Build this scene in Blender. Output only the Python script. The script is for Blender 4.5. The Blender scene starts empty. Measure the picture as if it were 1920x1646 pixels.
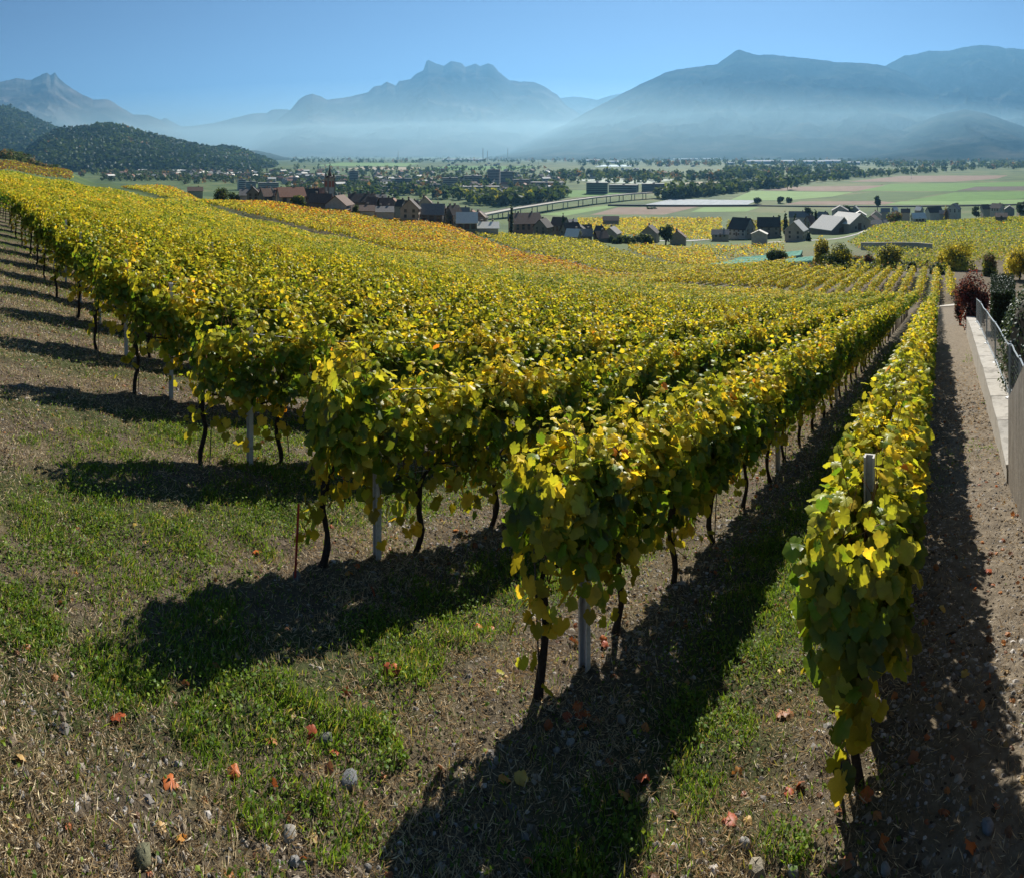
import bpy, math, random
import numpy as np
from mathutils import Vector, Matrix

R = np.random.default_rng(7)
random.seed(7)
SC = bpy.context.scene
COL = SC.collection
rad = math.radians

# ------------------------------------------------------------------ camera, sky, sun, exposure
FOC, HOR, CX, W0, H0 = 1100.0, 285.0, 960.0, 1920.0, 1646.0   # stitched panorama: a level cylinder
ZC = 3.0
cam_d = bpy.data.cameras.new('camera')
cam_d.type = 'PANO'
cam_d.panorama_type = 'CENTRAL_CYLINDRICAL'
cam_d.central_cylindrical_range_u_min = -CX / FOC
cam_d.central_cylindrical_range_u_max = (W0 - CX) / FOC
cam_d.central_cylindrical_range_v_min = -(H0 - HOR) / FOC
cam_d.central_cylindrical_range_v_max = HOR / FOC
cam_d.central_cylindrical_radius = 1.0
cam_d.clip_start = 0.05
cam_d.clip_end = 90000
cam = bpy.data.objects.new('camera', cam_d)
COL.objects.link(cam)
cam.location = (0, 0, ZC)
cam.rotation_euler = (rad(90), 0, 0)
SC.camera = cam

SUN_AZ, SUN_EL = 22.0, 32.5
world = bpy.data.worlds.new('World')
SC.world = world
world.use_nodes = True
wn = world.node_tree
wn.nodes.clear()
sky = wn.nodes.new('ShaderNodeTexSky')
sky.sky_type = 'NISHITA'
sky.sun_disc = False
sky.sun_elevation = rad(SUN_EL)
sky.sun_rotation = rad(SUN_AZ)
sky.altitude = 1200
sky.air_density = 0.5
sky.dust_density = 0.1
sky.ozone_density = 3.0
bg = wn.nodes.new('ShaderNodeBackground')
bg.inputs['Strength'].default_value = 0.05
wo = wn.nodes.new('ShaderNodeOutputWorld')
wn.links.new(sky.outputs[0], bg.inputs[0])
wn.links.new(bg.outputs[0], wo.inputs[0])

sun_d = bpy.data.lights.new('sun', 'SUN')
sun_d.energy = 5.0
sun_d.angle = rad(0.53)
sun_d.color = (1.0, 0.94, 0.85)
sun = bpy.data.objects.new('sun', sun_d)
COL.objects.link(sun)
sv = Vector((math.sin(rad(SUN_AZ)) * math.cos(rad(SUN_EL)), math.cos(rad(SUN_AZ)) * math.cos(rad(SUN_EL)), math.sin(rad(SUN_EL))))
sun.rotation_euler = sv.to_track_quat('Z', 'Y').to_euler()
sun.location = sv * 60

SC.view_settings.view_transform = 'Standard'
SC.view_settings.look = 'None'
SC.view_settings.exposure = 1.32
SC.view_settings.gamma = 1.0
SC.view_settings.use_curve_mapping = False
SC.render.engine = 'CYCLES'
cy = SC.cycles
cy.max_bounces = 6
cy.diffuse_bounces = 2
cy.glossy_bounces = 2
cy.transmission_bounces = 4
cy.transparent_max_bounces = 12
cy.volume_bounces = 0
cy.use_denoising = True
cy.sample_clamp_indirect = 6.0

HAZE_DENSITY = 7.4e-5
MIST_DENSITY = 1.25e-4

# ------------------------------------------------------------------ geometry of the place
RA = 41.7
DS = np.array([math.sin(rad(RA)), math.cos(rad(RA))])
DT = np.array([-math.cos(rad(RA)), math.sin(rad(RA))])
ROW0, ROWGAP = 0.46, 1.92

def st2xy(s, t):
    return s * DS[0] + t * DT[0], s * DS[1] + t * DT[1]

def xy2st(x, y):
    return x * DS[0] + y * DS[1], x * DT[0] + y * DT[1]

def g_of_t(t):
    return np.interp(t, [-400, 0, 24, 51, 80, 144, 250, 430], [0, 0, -.55, -1.4, -2.2, -3.1, -5.6, -9.5])

def plane(s, t):
    return -2.9 - .2136 * s + g_of_t(t)

COLS = [
    (-500, [(100, -6.0), (200, -9), (350, -12.3), (430, -13), (560, -7.5), (660, -3), (1000, 10), (1500, -70)]),
    (0, [(100, -6.0), (200, -9), (350, -12.3), (430, -13), (560, -8.5), (660, -4), (900, -30), (1300, -70)]),
    (110, [(130, -8.0), (250, -15), (420, -19), (560, -16), (700, -22), (1200, -70)]),
    (190, [(200, -14.0), (435, -26.4), (520, -26.9), (700, -45), (1100, -70)]),
    (300, [(258, -22.2), (400, -23.2), (550, -40), (1000, -70)]),
    (480, [(156.7, -19.3), (250, -21.3), (330, -38), (800, -70)]),
    (617, [(122, -18.8), (250, -24.5), (330, -40), (750, -70)]),
    (760, [(101, -18.4), (250, -29.5), (330, -43), (700, -70)]),
    (1000, [(80.6, -17.55), (270, -38.5), (330, -46), (600, -70)]),
    (1160, [(72.6, -17.0), (270, -41.7), (350, -49), (560, -66), (620, -70)]),
    (1360, [(66.4, -16.6), (105, -21.3), (350, -51.5), (620, -70)]),
    (1560, [(62.9, -16.3), (100, -20.6), (150, -27.5), (340, -47.5), (420, -56), (620, -70)]),
    (1700, [(62.1, -16.2), (100, -20.6), (150, -28), (330, -40), (420, -52), (640, -70)]),
    (1920, [(62.7, -16.3), (130, -23.5), (380, -42), (480, -55), (680, -70)]),
    (2400, [(62.7, -16.3), (130, -23.5), (380, -42), (480, -55), (680, -70)]),
]
LD = np.linspace(math.log(20), math.log(3000), 260)
_az, _tab = [], []
for px, nodes in COLS:
    a = (px - CX) / FOC
    th = abs(math.degrees(a) - RA)
    d0 = min(nodes[0][0] * .9, 62 / max(.05, math.cos(rad(min(th, 89)))) * .9)
    dd, zz = [], []
    for q in (20, 30, 45, 70, 100, 140, 200):
        if q < d0 * .95:
            s_, t_ = q * math.cos(rad(RA) - a), q * math.sin(rad(RA) - a)
            dd.append(q); zz.append(float(plane(s_, t_)))
    for q, z in nodes:
        dd.append(q); zz.append(z)
    v = np.interp(LD, np.log(dd), zz)
    k = np.hanning(15); k /= k.sum()
    v = np.convolve(np.pad(v, 7, mode='edge'), k, mode='valid')
    _az.append(a); _tab.append(v)
_az = np.array(_az); _tab = np.array(_tab)

def sstep(a, b, x):
    u = np.clip((np.asarray(x, float) - a) / (b - a), 0, 1)
    return u * u * (3 - 2 * u)

class Noise2:
    def __init__(self, seed):
        self.g = np.random.default_rng(seed).random((256, 256))
    def v(self, x, y):
        xi, yi = np.floor(x).astype(int), np.floor(y).astype(int)
        fx, fy = x - xi, y - yi
        fx, fy = fx * fx * (3 - 2 * fx), fy * fy * (3 - 2 * fy)
        g = self.g
        a = g[xi & 255, yi & 255]; b = g[(xi + 1) & 255, yi & 255]
        c = g[xi & 255, (yi + 1) & 255]; d = g[(xi + 1) & 255, (yi + 1) & 255]
        return (a * (1 - fx) + b * fx) * (1 - fy) + (c * (1 - fx) + d * fx) * fy
    def fbm(self, x, y, o=4):
        s, amp, tot = 0, 1.0, 0
        for i in range(o):
            s = s + amp * self.v(x * 2 ** i + 17.3 * i, y * 2 ** i + 5.1 * i); tot += amp; amp *= .5
        return s / tot
N1, N2, N3 = Noise2(1), Noise2(2), Noise2(3)

def ground(x, y):
    x = np.asarray(x, float); y = np.asarray(y, float)
    d = np.maximum(np.hypot(x, y), .01)
    az = np.arctan2(x, y)
    s, t = xy2st(x, y)
    zn = plane(np.clip(s, -40, 80), t)
    ai = np.clip(np.interp(az, _az, np.arange(len(_az))), 0, len(_az) - 1.0001)
    i0 = ai.astype(int); f = ai - i0; f = f * f * (3 - 2 * f)
    li = np.clip((np.log(d) - LD[0]) / (LD[1] - LD[0]), 0, len(LD) - 1.001)
    j0 = li.astype(int); g = li - j0
    def tab(i):
        return _tab[i, j0] * (1 - g) + _tab[i, j0 + 1] * g
    zf = tab(i0) * (1 - f) + tab(i0 + 1) * f
    w = sstep(28, 62, d)
    z = zn * (1 - w) + zf * w
    z = z - .95 * np.exp(-((s - 65.5) / 4.5) ** 2) * sstep(-6, 6, t) * (1 - sstep(300, 420, d))
    z = z - .9 * np.exp(-((s - 80.2 - .485 * t) / 3.6) ** 2) * sstep(36, 48, t) * (1 - sstep(240, 320, d))
    near = 1 - sstep(20, 60, d)
    z = z + near * ((N1.fbm(x * .8, y * .8, 3) - .5) * .10 + (N2.fbm(x * 4.2, y * 4.2, 3) - .5) * .075)
    return z + ZC

def P(px, d):
    a = (px - CX) / FOC
    return d * math.sin(a), d * math.cos(a)

def at_px(px, py):
    """the point of the ground that stands at this place of the view"""
    ds = np.geomspace(1.6, 20000, 5000)
    a = (px - CX) / FOC
    xs, ys = ds * math.sin(a), ds * math.cos(a)
    diff = ZC - (py - HOR) / FOC * ds - ground(xs, ys)
    i = int(np.argmax(diff < 0))
    return Vector((xs[i], ys[i], float(ground(xs[i], ys[i]))))

def row_end(t):
    return 3.87 - .22 * (np.minimum(t, 9) - ROW0) - .10 * np.maximum(t - 9, 0)

# ------------------------------------------------------------------ helpers
def link(o, parent=None):
    COL.objects.link(o)
    if parent is not None:
        o.parent = parent
    return o

def tag(o, label=None, cat=None, group=None, kind=None):
    if label: o['label'] = label
    if cat: o['category'] = cat
    if group: o['group'] = group
    if kind: o['kind'] = kind
    return o

def empty(name, loc, rz=0.0):
    o = bpy.data.objects.new(name, None)
    o.empty_display_size = .2
    o.location = loc; o.rotation_euler = (0, 0, rz)
    return link(o)

def obj(name, me, mat=None, parent=None, loc=None, rot=None):
    if mat is not None and not me.materials:
        for m in (mat if isinstance(mat, (list, tuple)) else [mat]):
            me.materials.append(m)
    o = bpy.data.objects.new(name, me)
    if loc is not None: o.location = loc
    if rot is not None: o.rotation_euler = rot
    return link(o, parent)

def mesh_np(name, v, f, col=None, smooth=False, mi=None):
    me = bpy.data.meshes.new(name)
    me.from_pydata(np.asarray(v, np.float64), [], f if isinstance(f, list) else np.asarray(f, np.int32))
    if col is not None:
        ca = me.color_attributes.new('tint', 'FLOAT_COLOR', 'POINT')
        c4 = np.ones((len(v), 4), np.float32); c4[:, :3] = col
        ca.data.foreach_set('color', c4.ravel())
    if smooth:
        me.polygons.foreach_set('use_smooth', np.ones(len(me.polygons), bool))
    if mi is not None:
        me.polygons.foreach_set('material_index', np.asarray(mi, np.int32))
    me.update()
    return me

class MB:
    def __init__(self):
        self.v, self.f, self.m = [], [], []
    def add(self, vs, fs, m=0):
        n = len(self.v)
        self.v += [tuple(p) for p in vs]
        self.f += [tuple(i + n for i in q) for q in fs]
        self.m += [m] * len(fs)
        return self
    def box(self, x0, x1, y0, y1, z0, z1, m=0):
        vs = [(x0, y0, z0), (x1, y0, z0), (x1, y1, z0), (x0, y1, z0), (x0, y0, z1), (x1, y0, z1), (x1, y1, z1), (x0, y1, z1)]
        return self.add(vs, [(3, 2, 1, 0), (4, 5, 6, 7), (0, 1, 5, 4), (1, 2, 6, 5), (2, 3, 7, 6), (3, 0, 4, 7)], m)
    def tube(self, pts, rr, n=7, m=0, cap=True):
        pts = [Vector(p) for p in pts]
        if not isinstance(rr, (list, tuple)): rr = [rr] * len(pts)
        vs, fs = [], []
        for i, p in enumerate(pts):
            t = (pts[min(i + 1, len(pts) - 1)] - pts[max(i - 1, 0)])
            if t.length < 1e-9: t = Vector((0, 0, 1))
            t.normalize()
            a = t.cross(Vector((0, 0, 1)) if abs(t.z) < .9 else Vector((1, 0, 0))).normalized()
            b = t.cross(a)
            for k in range(n):
                q = 2 * math.pi * k / n
                vs.append(p + (a * math.cos(q) + b * math.sin(q)) * rr[i])
        for i in range(len(pts) - 1):
            for k in range(n):
                fs.append((i * n + k, i * n + (k + 1) % n, (i + 1) * n + (k + 1) % n, (i + 1) * n + k))
        if cap:
            fs.append(tuple(range(n - 1, -1, -1))); fs.append(tuple((len(pts) - 1) * n + k for k in range(n)))
        return self.add(vs, fs, m)
    def mesh(self, name, smooth=False):
        me = bpy.data.meshes.new(name)
        me.from_pydata(self.v, [], self.f)
        me.polygons.foreach_set('material_index', np.array(self.m, np.int32))
        if smooth: me.polygons.foreach_set('use_smooth', np.ones(len(self.f), bool))
        me.update()
        return me

# ------------------------------------------------------------------ materials
def new_mat(name):
    m = bpy.data.materials.new(name); m.use_nodes = True
    nt = m.node_tree; nt.nodes.clear()
    out = nt.nodes.new('ShaderNodeOutputMaterial')
    return m, nt, out

def nd(nt, typ, **kw):
    n = nt.nodes.new(typ)
    for k, v in kw.items(): setattr(n, k, v)
    return n

def ramp(nt, fac, stops):
    r = nt.nodes.new('ShaderNodeValToRGB')
    e = r.color_ramp.elements
    while len(e) < len(stops): e.new(.5)
    for q, (p, c) in zip(e, stops):
        q.position = p; q.color = (*c, 1)
    nt.links.new(fac, r.inputs[0])
    return r.outputs[0]

def noise(nt, vec, scale, detail=4, rough=.55):
    n = nt.nodes.new('ShaderNodeTexNoise')
    n.inputs['Scale'].default_value = scale; n.inputs['Detail'].default_value = detail; n.inputs['Roughness'].default_value = rough
    if vec is not None: nt.links.new(vec, n.inputs['Vector'])
    return n.outputs['Fac']

def mix(nt, f, a, b):
    n = nt.nodes.new('ShaderNodeMix'); n.data_type = 'RGBA'
    if isinstance(f, float): n.inputs[0].default_value = f
    else: nt.links.new(f, n.inputs[0])
    for s, x in ((6, a), (7, b)):
        if isinstance(x, tuple): n.inputs[s].default_value = (*x, 1)
        else: nt.links.new(x, n.inputs[s])
    return n.outputs[2]

def mat_noise(name, c1, c2, scale=5, rough=.85, bump=0.0, bscale=None, spec=.25, coord='Object', c3=None, metal=0.0):
    m, nt, out = new_mat(name)
    tc = nd(nt, 'ShaderNodeTexCoord')
    b = nd(nt, 'ShaderNodeBsdfPrincipled')
    st = [(.3, c1), (.7, c2)] if c3 is None else [(.28, c1), (.5, c2), (.72, c3)]
    nt.links.new(ramp(nt, noise(nt, tc.outputs[coord], scale, 6, .65), st), b.inputs['Base Color'])
    b.inputs['Roughness'].default_value = rough
    b.inputs['Metallic'].default_value = metal
    b.inputs['Specular IOR Level'].default_value = spec
    if bump:
        bp = nd(nt, 'ShaderNodeBump'); bp.inputs['Strength'].default_value = bump
        bp.inputs['Distance'].default_value = .02
        nt.links.new(noise(nt, tc.outputs[coord], bscale or scale * 4, 6, .7), bp.inputs['Height'])
        nt.links.new(bp.outputs[0], b.inputs['Normal'])
    nt.links.new(b.outputs[0], out.inputs[0])
    return m

def mat_leaf(name, trans=.5, gloss=.07, grough=.38, tscale=(1.25, 1.15, .7)):
    """leaf: its own colour from the tint attribute, light passes through the blade"""
    m, nt, out = new_mat(name)
    at = nd(nt, 'ShaderNodeAttribute', attribute_name='tint')
    tc = nd(nt, 'ShaderNodeTexCoord')
    nz = noise(nt, tc.outputs['Object'], 22, 3)
    hs = nd(nt, 'ShaderNodeHueSaturation')
    mr = nd(nt, 'ShaderNodeMapRange'); mr.inputs['To Min'].default_value = .72; mr.inputs['To Max'].default_value = 1.28
    nt.links.new(nz, mr.inputs['Value']); nt.links.new(mr.outputs[0], hs.inputs['Value'])
    nt.links.new(at.outputs['Color'], hs.inputs['Color'])
    d = nd(nt, 'ShaderNodeBsdfDiffuse'); nt.links.new(hs.outputs[0], d.inputs[0])
    tr = nd(nt, 'ShaderNodeBsdfTranslucent')
    mu = nd(nt, 'ShaderNodeMix', data_type='RGBA', blend_type='MULTIPLY'); mu.inputs[0].default_value = 1
    nt.links.new(hs.outputs[0], mu.inputs[6]); mu.inputs[7].default_value = (*tscale, 1)
    nt.links.new(mu.outputs[2], tr.inputs[0])
    m1 = nd(nt, 'ShaderNodeMixShader'); m1.inputs[0].default_value = trans
    nt.links.new(d.outputs[0], m1.inputs[1]); nt.links.new(tr.outputs[0], m1.inputs[2])
    gl = nd(nt, 'ShaderNodeBsdfGlossy'); gl.inputs['Roughness'].default_value = grough
    gl.inputs[0].default_value = (.9, .95, 1, 1)
    m2 = nd(nt, 'ShaderNodeMixShader'); m2.inputs[0].default_value = gloss
    nt.links.new(m1.outputs[0], m2.inputs[1]); nt.links.new(gl.outputs[0], m2.inputs[2])
    nt.links.new(m2.outputs[0], out.inputs[0])
    return m

def mat_tint(name, rough=.9, spec=.15):
    m, nt, out = new_mat(name)
    at = nd(nt, 'ShaderNodeAttribute', attribute_name='tint')
    b = nd(nt, 'ShaderNodeBsdfPrincipled')
    b.inputs['Roughness'].default_value = rough; b.inputs['Specular IOR Level'].default_value = spec
    nt.links.new(at.outputs['Color'], b.inputs['Base Color'])
    nt.links.new(b.outputs[0], out.inputs[0])
    return m

M_LEAF = mat_leaf('vine_leaf', .52, .012, .36, (1.4, 1.25, .55))
M_FAR = mat_leaf('far_vine_leaf', .47, .012, .5, (1.25, 1.15, .65))
M_TREE = mat_leaf('tree_leaf', .45, .015, .5)
M_GLOSSY = mat_leaf('laurel_leaf', .25, .022, .40, (1, 1, .6))
M_GRASS = mat_leaf('grass_blade', .5, .010, .5)
M_DRY = mat_leaf('dry_leaf', .3, .02, .5, (1.1, .9, .7))
M_TINT = mat_tint('stone_tint')
M_BARK = mat_noise('vine_bark', (.018, .013, .010), (.055, .042, .033), 40, .95, .8, 90)
M_CANE = mat_noise('cane', (.10, .045, .025), (.17, .085, .045), 30, .7)
M_POST = mat_noise('weathered_post', (.34, .32, .29), (.56, .54, .50), 14, .85, .4, 60, c3=(.45, .43, .40))
M_ROD = mat_noise('dark_rod', (.03, .03, .035), (.07, .065, .06), 20, .6)
M_REDROD = mat_noise('red_rod', (.28, .03, .02), (.36, .05, .035), 20, .55)
M_BLUE = mat_noise('blue_rod', (.03, .04, .10), (.05, .06, .14), 20, .5)
M_WIRE = mat_noise('wire_metal', (.35, .36, .37), (.45, .46, .47), 9, .45, metal=.7)
M_TRUNK = mat_noise('tree_bark', (.035, .028, .02), (.09, .07, .05), 6, .95)
M_CONC = mat_noise('concrete_wall', (.20, .18, .15), (.36, .33, .28), 3.2, .92, .5, 30, c3=(.28, .26, .22))
M_CONC2 = mat_noise('wall_coping', (.13, .12, .10), (.34, .32, .28), 2.2, .9, .5, 40, c3=(.25, .235, .205))
M_WIN = mat_noise('window_glass', (.015, .02, .025), (.04, .045, .05), 2, .25, spec=.5)

# ------------------------------------------------------------------ ground
def build_ground():
    azf = np.concatenate([np.linspace(-math.pi, -1.25, 26)[:-1], np.linspace(-1.25, 1.25, 380), np.linspace(1.25, math.pi, 26)[1:-1]])
    rr = np.concatenate([np.geomspace(.5, 1.9, 12)[:-1], np.geomspace(1.9, 14, 260)[:-1], np.geomspace(14, 900, 300), np.geomspace(920, 27000, 60)])
    A, D = np.meshgrid(azf, rr)
    X, Y = D * np.sin(A), D * np.cos(A)
    Z = ground(X, Y)
    nr, na = A.shape
    v = np.stack([X, Y, Z], -1).reshape(-1, 3)
    c = len(v)
    v = np.vstack([v, [[0, 0, float(ground(0, .001))]]])
    i = np.arange(nr - 1)[:, None] * na + np.arange(na)[None, :]
    j = np.arange(nr - 1)[:, None] * na + (np.arange(na)[None, :] + 1) % na
    q = np.stack([i, j, j + na, i + na], -1).reshape(-1, 4)
    f = q.tolist() + [[(k + 1) % na, k, c] for k in range(na)]
    me = mesh_np('ground', v, f, smooth=True)
    m, nt, out = new_mat('ground_soil')
    geo = nd(nt, 'ShaderNodeNewGeometry')
    pos = geo.outputs['Position']
    rot = nd(nt, 'ShaderNodeVectorRotate', rotation_type='Z_AXIS'); rot.inputs['Angle'].default_value = rad(RA)
    nt.links.new(pos, rot.inputs['Vector'])          # x = -t side, y = along the rows
    sep = nd(nt, 'ShaderNodeSeparateXYZ'); nt.links.new(rot.outputs[0], sep.inputs[0])
    # distance to the nearest vine row
    def mth(op, a, b=None, c=None):
        n = nd(nt, 'ShaderNodeMath', operation=op)
        for k, x in enumerate((a, b, c)):
            if x is None: continue
            if isinstance(x, (int, float)): n.inputs[k].default_value = x
            else: nt.links.new(x, n.inputs[k])
        return n.outputs[0]
    t = mth('MULTIPLY', sep.outputs[0], -1.0)
    wr = mth('WRAP', mth('SUBTRACT', t, ROW0), ROWGAP / 2, -ROWGAP / 2)
    rd = mth('ABSOLUTE', wr)
    n1 = noise(nt, pos, 1.1, 6, .6); n2 = noise(nt, pos, 9, 6, .7); n3 = noise(nt, pos, 60, 4, .7)
    soil = ramp(nt, n2, [(.25, (.040, .031, .022)), (.5, (.085, .067, .048)), (.75, (.16, .132, .098))])
    dry = ramp(nt, n3, [(.3, (.05, .04, .024)), (.7, (.17, .14, .085))])
    green = ramp(nt, n3, [(.3, (.018, .028, .008)), (.7, (.05, .075, .018))])
    strip = nd(nt, 'ShaderNodeMapRange'); strip.inputs['From Min'].default_value = .35; strip.inputs['From Max'].default_value = .75
    nt.links.new(mth('ADD', rd, mth('MULTIPLY', mth('SUBTRACT', n1, .5), .9)), strip.inputs['Value'])
    onfield = nd(nt, 'ShaderNodeMapRange'); onfield.inputs['From Min'].default_value = .1; onfield.inputs['From Max'].default_value = .9
    nt.links.new(t, onfield.inputs['Value'])
    c0 = mix(nt, ramp(nt, n1, [(.42, (0, 0, 0)), (.58, (1, 1, 1))]), soil, dry)
    gfac = mth('MULTIPLY', mth('MULTIPLY', strip.outputs[0], onfield.outputs[0]), .75)
    near0 = mix(nt, gfac, c0, green)
    pale = ramp(nt, n2, [(.25, (.075, .060, .044)), (.5, (.155, .128, .093)), (.75, (.25, .212, .158))])
    onpath = nd(nt, 'ShaderNodeMapRange'); onpath.inputs['From Min'].default_value = .35; onpath.inputs['From Max'].default_value = -.25
    nt.links.new(mth('ADD', t, mth('MULTIPLY', mth('SUBTRACT', n1, .5), .8)), onpath.inputs['Value'])
    onp = nd(nt, 'ShaderNodeMapRange'); onp.inputs['From Min'].default_value = 62; onp.inputs['From Max'].default_value = 56
    nt.links.new(sep.outputs[1], onp.inputs['Value'])
    near = mix(nt, mth('MULTIPLY', onpath.outputs[0], onp.outputs[0]), near0, pale)
    nv = noise(nt, pos, .012, 4, .6)
    valley = ramp(nt, nv, [(.35, (.045, .075, .028)), (.5, (.075, .11, .035)), (.65, (.12, .13, .055))])
    ln = nd(nt, 'ShaderNodeVectorMath', operation='LENGTH'); nt.links.new(pos, ln.inputs[0])
    dm = nd(nt, 'ShaderNodeMapRange'); dm.inputs['From Min'].default_value = 150; dm.inputs['From Max'].default_value = 270
    nt.links.new(ln.outputs['Value'], dm.inputs['Value'])
    colr = mix(nt, dm.outputs[0], near, valley)
    b = nd(nt, 'ShaderNodeBsdfPrincipled'); b.inputs['Roughness'].default_value = .95; b.inputs['Specular IOR Level'].default_value = .1
    nt.links.new(colr, b.inputs['Base Color'])
    bp = nd(nt, 'ShaderNodeBump'); bp.inputs['Strength'].default_value = .9; bp.inputs['Distance'].default_value = .03
    nt.links.new(noise(nt, pos, 28, 8, .75), bp.inputs['Height']); nt.links.new(bp.outputs[0], b.inputs['Normal'])
    nt.links.new(b.outputs[0], out.inputs[0])
    tag(obj('ground', me, m), kind='structure')
build_ground()

def strip_on_ground(name, pts_st, halfw, mat, lift=.02, n=120, kind='structure'):
    """a ribbon that follows the terrain along a polyline given as (s, t)"""
    p = np.array(pts_st, float)
    u = np.concatenate([[0], np.cumsum(np.hypot(*np.diff(p, axis=0).T))])
    q = np.linspace(0, u[-1], n)
    s, t = np.interp(q, u, p[:, 0]), np.interp(q, u, p[:, 1])
    x, y = st2xy(s, t)
    dx, dy = np.gradient(x), np.gradient(y)
    L = np.hypot(dx, dy); nx, ny = -dy / L, dx / L
    off = np.linspace(-halfw, halfw, 5)
    X = x[:, None] + nx[:, None] * off; Y = y[:, None] + ny[:, None] * off
    Z = ground(X, Y) + lift
    v = np.stack([X, Y, Z], -1).reshape(-1, 3)
    f = [(i * 5 + k, i * 5 + k + 1, i * 5 + k + 6, i * 5 + k + 5) for i in range(n - 1) for k in range(4)]
    o = obj(name, mesh_np(name, v, f, smooth=True), mat)
    return tag(o, kind=kind)

M_PATH = mat_noise('gravel_path', (.26, .23, .19), (.40, .37, .31), 2, .95, c3=(.33, .30, .25))
M_ASPH = mat_noise('asphalt', (.045, .045, .048), (.075, .074, .075), 1, .9)
M_ROADL = mat_noise('pale_road', (.22, .21, .20), (.32, .31, .30), .4, .9)
strip_on_ground('path', [(63.6, -14), (63.6, 60), (63.8, 160), (63.8, 330)], 1.5, M_PATH, .06, 220)

# ------------------------------------------------------------------ mountains and hills
def mat_mountain(name, lo, mid, hi, scale, bump=.5):
    m, nt, out = new_mat(name)
    geo = nd(nt, 'ShaderNodeNewGeometry')
    b = nd(nt, 'ShaderNodeBsdfDiffuse')
    n = noise(nt, geo.outputs['Position'], scale, 8, .65)
    nt.links.new(ramp(nt, n, [(.35, lo), (.5, mid), (.66, hi)]), b.inputs[0])
    bp = nd(nt, 'ShaderNodeBump'); bp.inputs['Strength'].default_value = bump; bp.inputs['Distance'].default_value = .25 / scale
    nt.links.new(noise(nt, geo.outputs['Position'], scale * 4, 8, .7), bp.inputs['Height'])
    nt.links.new(bp.outputs[0], b.inputs['Normal'])
    nt.links.new(b.outputs[0], out.inputs[0])
    return m
M_ROCK = mat_mountain('alpine_rock', (.03, .035, .03), (.075, .072, .062), (.17, .155, .14), .0012, .5)
M_ROCK2 = mat_mountain('wooded_mountain', (.02, .03, .022), (.04, .05, .035), (.09, .085, .06), .002, .4)
M_WOODHILL = mat_mountain('wooded_hill', (.015, .022, .012), (.03, .04, .018), (.06, .055, .03), .012, 1.0)

from mathutils.bvhtree import BVHTree
BVHS = {}
def mountain(name, D, front, back, sil, seed, mat, base=-75, jag=.003, prof=1.25, gully=.13, nu=420, nv=46, nscale=1.0, key=None):
    px = np.array([p[0] for p in sil], float); py = np.array([p[1] for p in sil], float)
    U = np.linspace(px[0], px[-1], nu)
    az = (U - CX) / FOC
    hr = (HOR - np.interp(U, px, py)) / FOC * D
    nz = Noise2(seed)
    hr = hr + (nz.fbm(U * .16, U * 0 + 3.3, 5) - .5) * jag * 1.3 * D
    edge = np.minimum(sstep(0, .04, np.linspace(0, 1, nu)), sstep(0, .04, 1 - np.linspace(0, 1, nu)))
    hr = base + np.maximum(hr - base, 0)
    V = np.concatenate([np.linspace(0, 1, nv), 1 + np.linspace(0, 1, 9)[1:]])
    kw = max(9, nu // 9) | 1; kk = np.hanning(kw); kk /= kk.sum()
    hs_ = np.convolve(np.pad(hr, kw // 2, mode='edge'), kk, mode='valid')
    vv, uu = np.meshgrid(V, np.arange(nu), indexing='ij')
    dist = np.where(vv <= 1, D - front * (1 - vv), D + back * (vv - 1))
    pr = np.where(vv <= 1, np.clip(vv, 0, 1) ** prof, np.clip(2 - vv, 0, 1) ** 1.2)
    A = az[uu]
    X, Y = dist * np.sin(A), dist * np.cos(A)
    k = nscale / D * 6
    rid = 1 - np.abs(nz.fbm(A * D * k * 2.0 + dist * k * 1.2, dist * k * 2.4 - A * D * k * .8, 5) * 2 - 1)
    wv = np.clip(np.where(vv <= 1, vv, 2 - vv), 0, 1) ** 7
    hh = hs_[uu] * (1 - wv) + hr[uu] * wv - base
    g = np.where(vv <= 1, np.sin(np.pi * np.clip(vv, 0, 1) ** 1.4) , 0)
    Z = base + hh * pr - hh * g * gully * (1 - rid) * 1.6
    v = np.stack([X, Y, Z + ZC], -1).reshape(-1, 3)
    i = (np.arange(len(V) - 1)[:, None] * nu + np.arange(nu - 1)[None, :]).reshape(-1)
    f = np.stack([i, i + 1, i + 1 + nu, i + nu], -1)
    o = obj(name, mesh_np(name, v, f, smooth=False), mat)
    if key: BVHS[key] = BVHTree.FromPolygons([Vector(p) for p in v], f.tolist())
    return tag(o, kind='structure')

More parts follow.
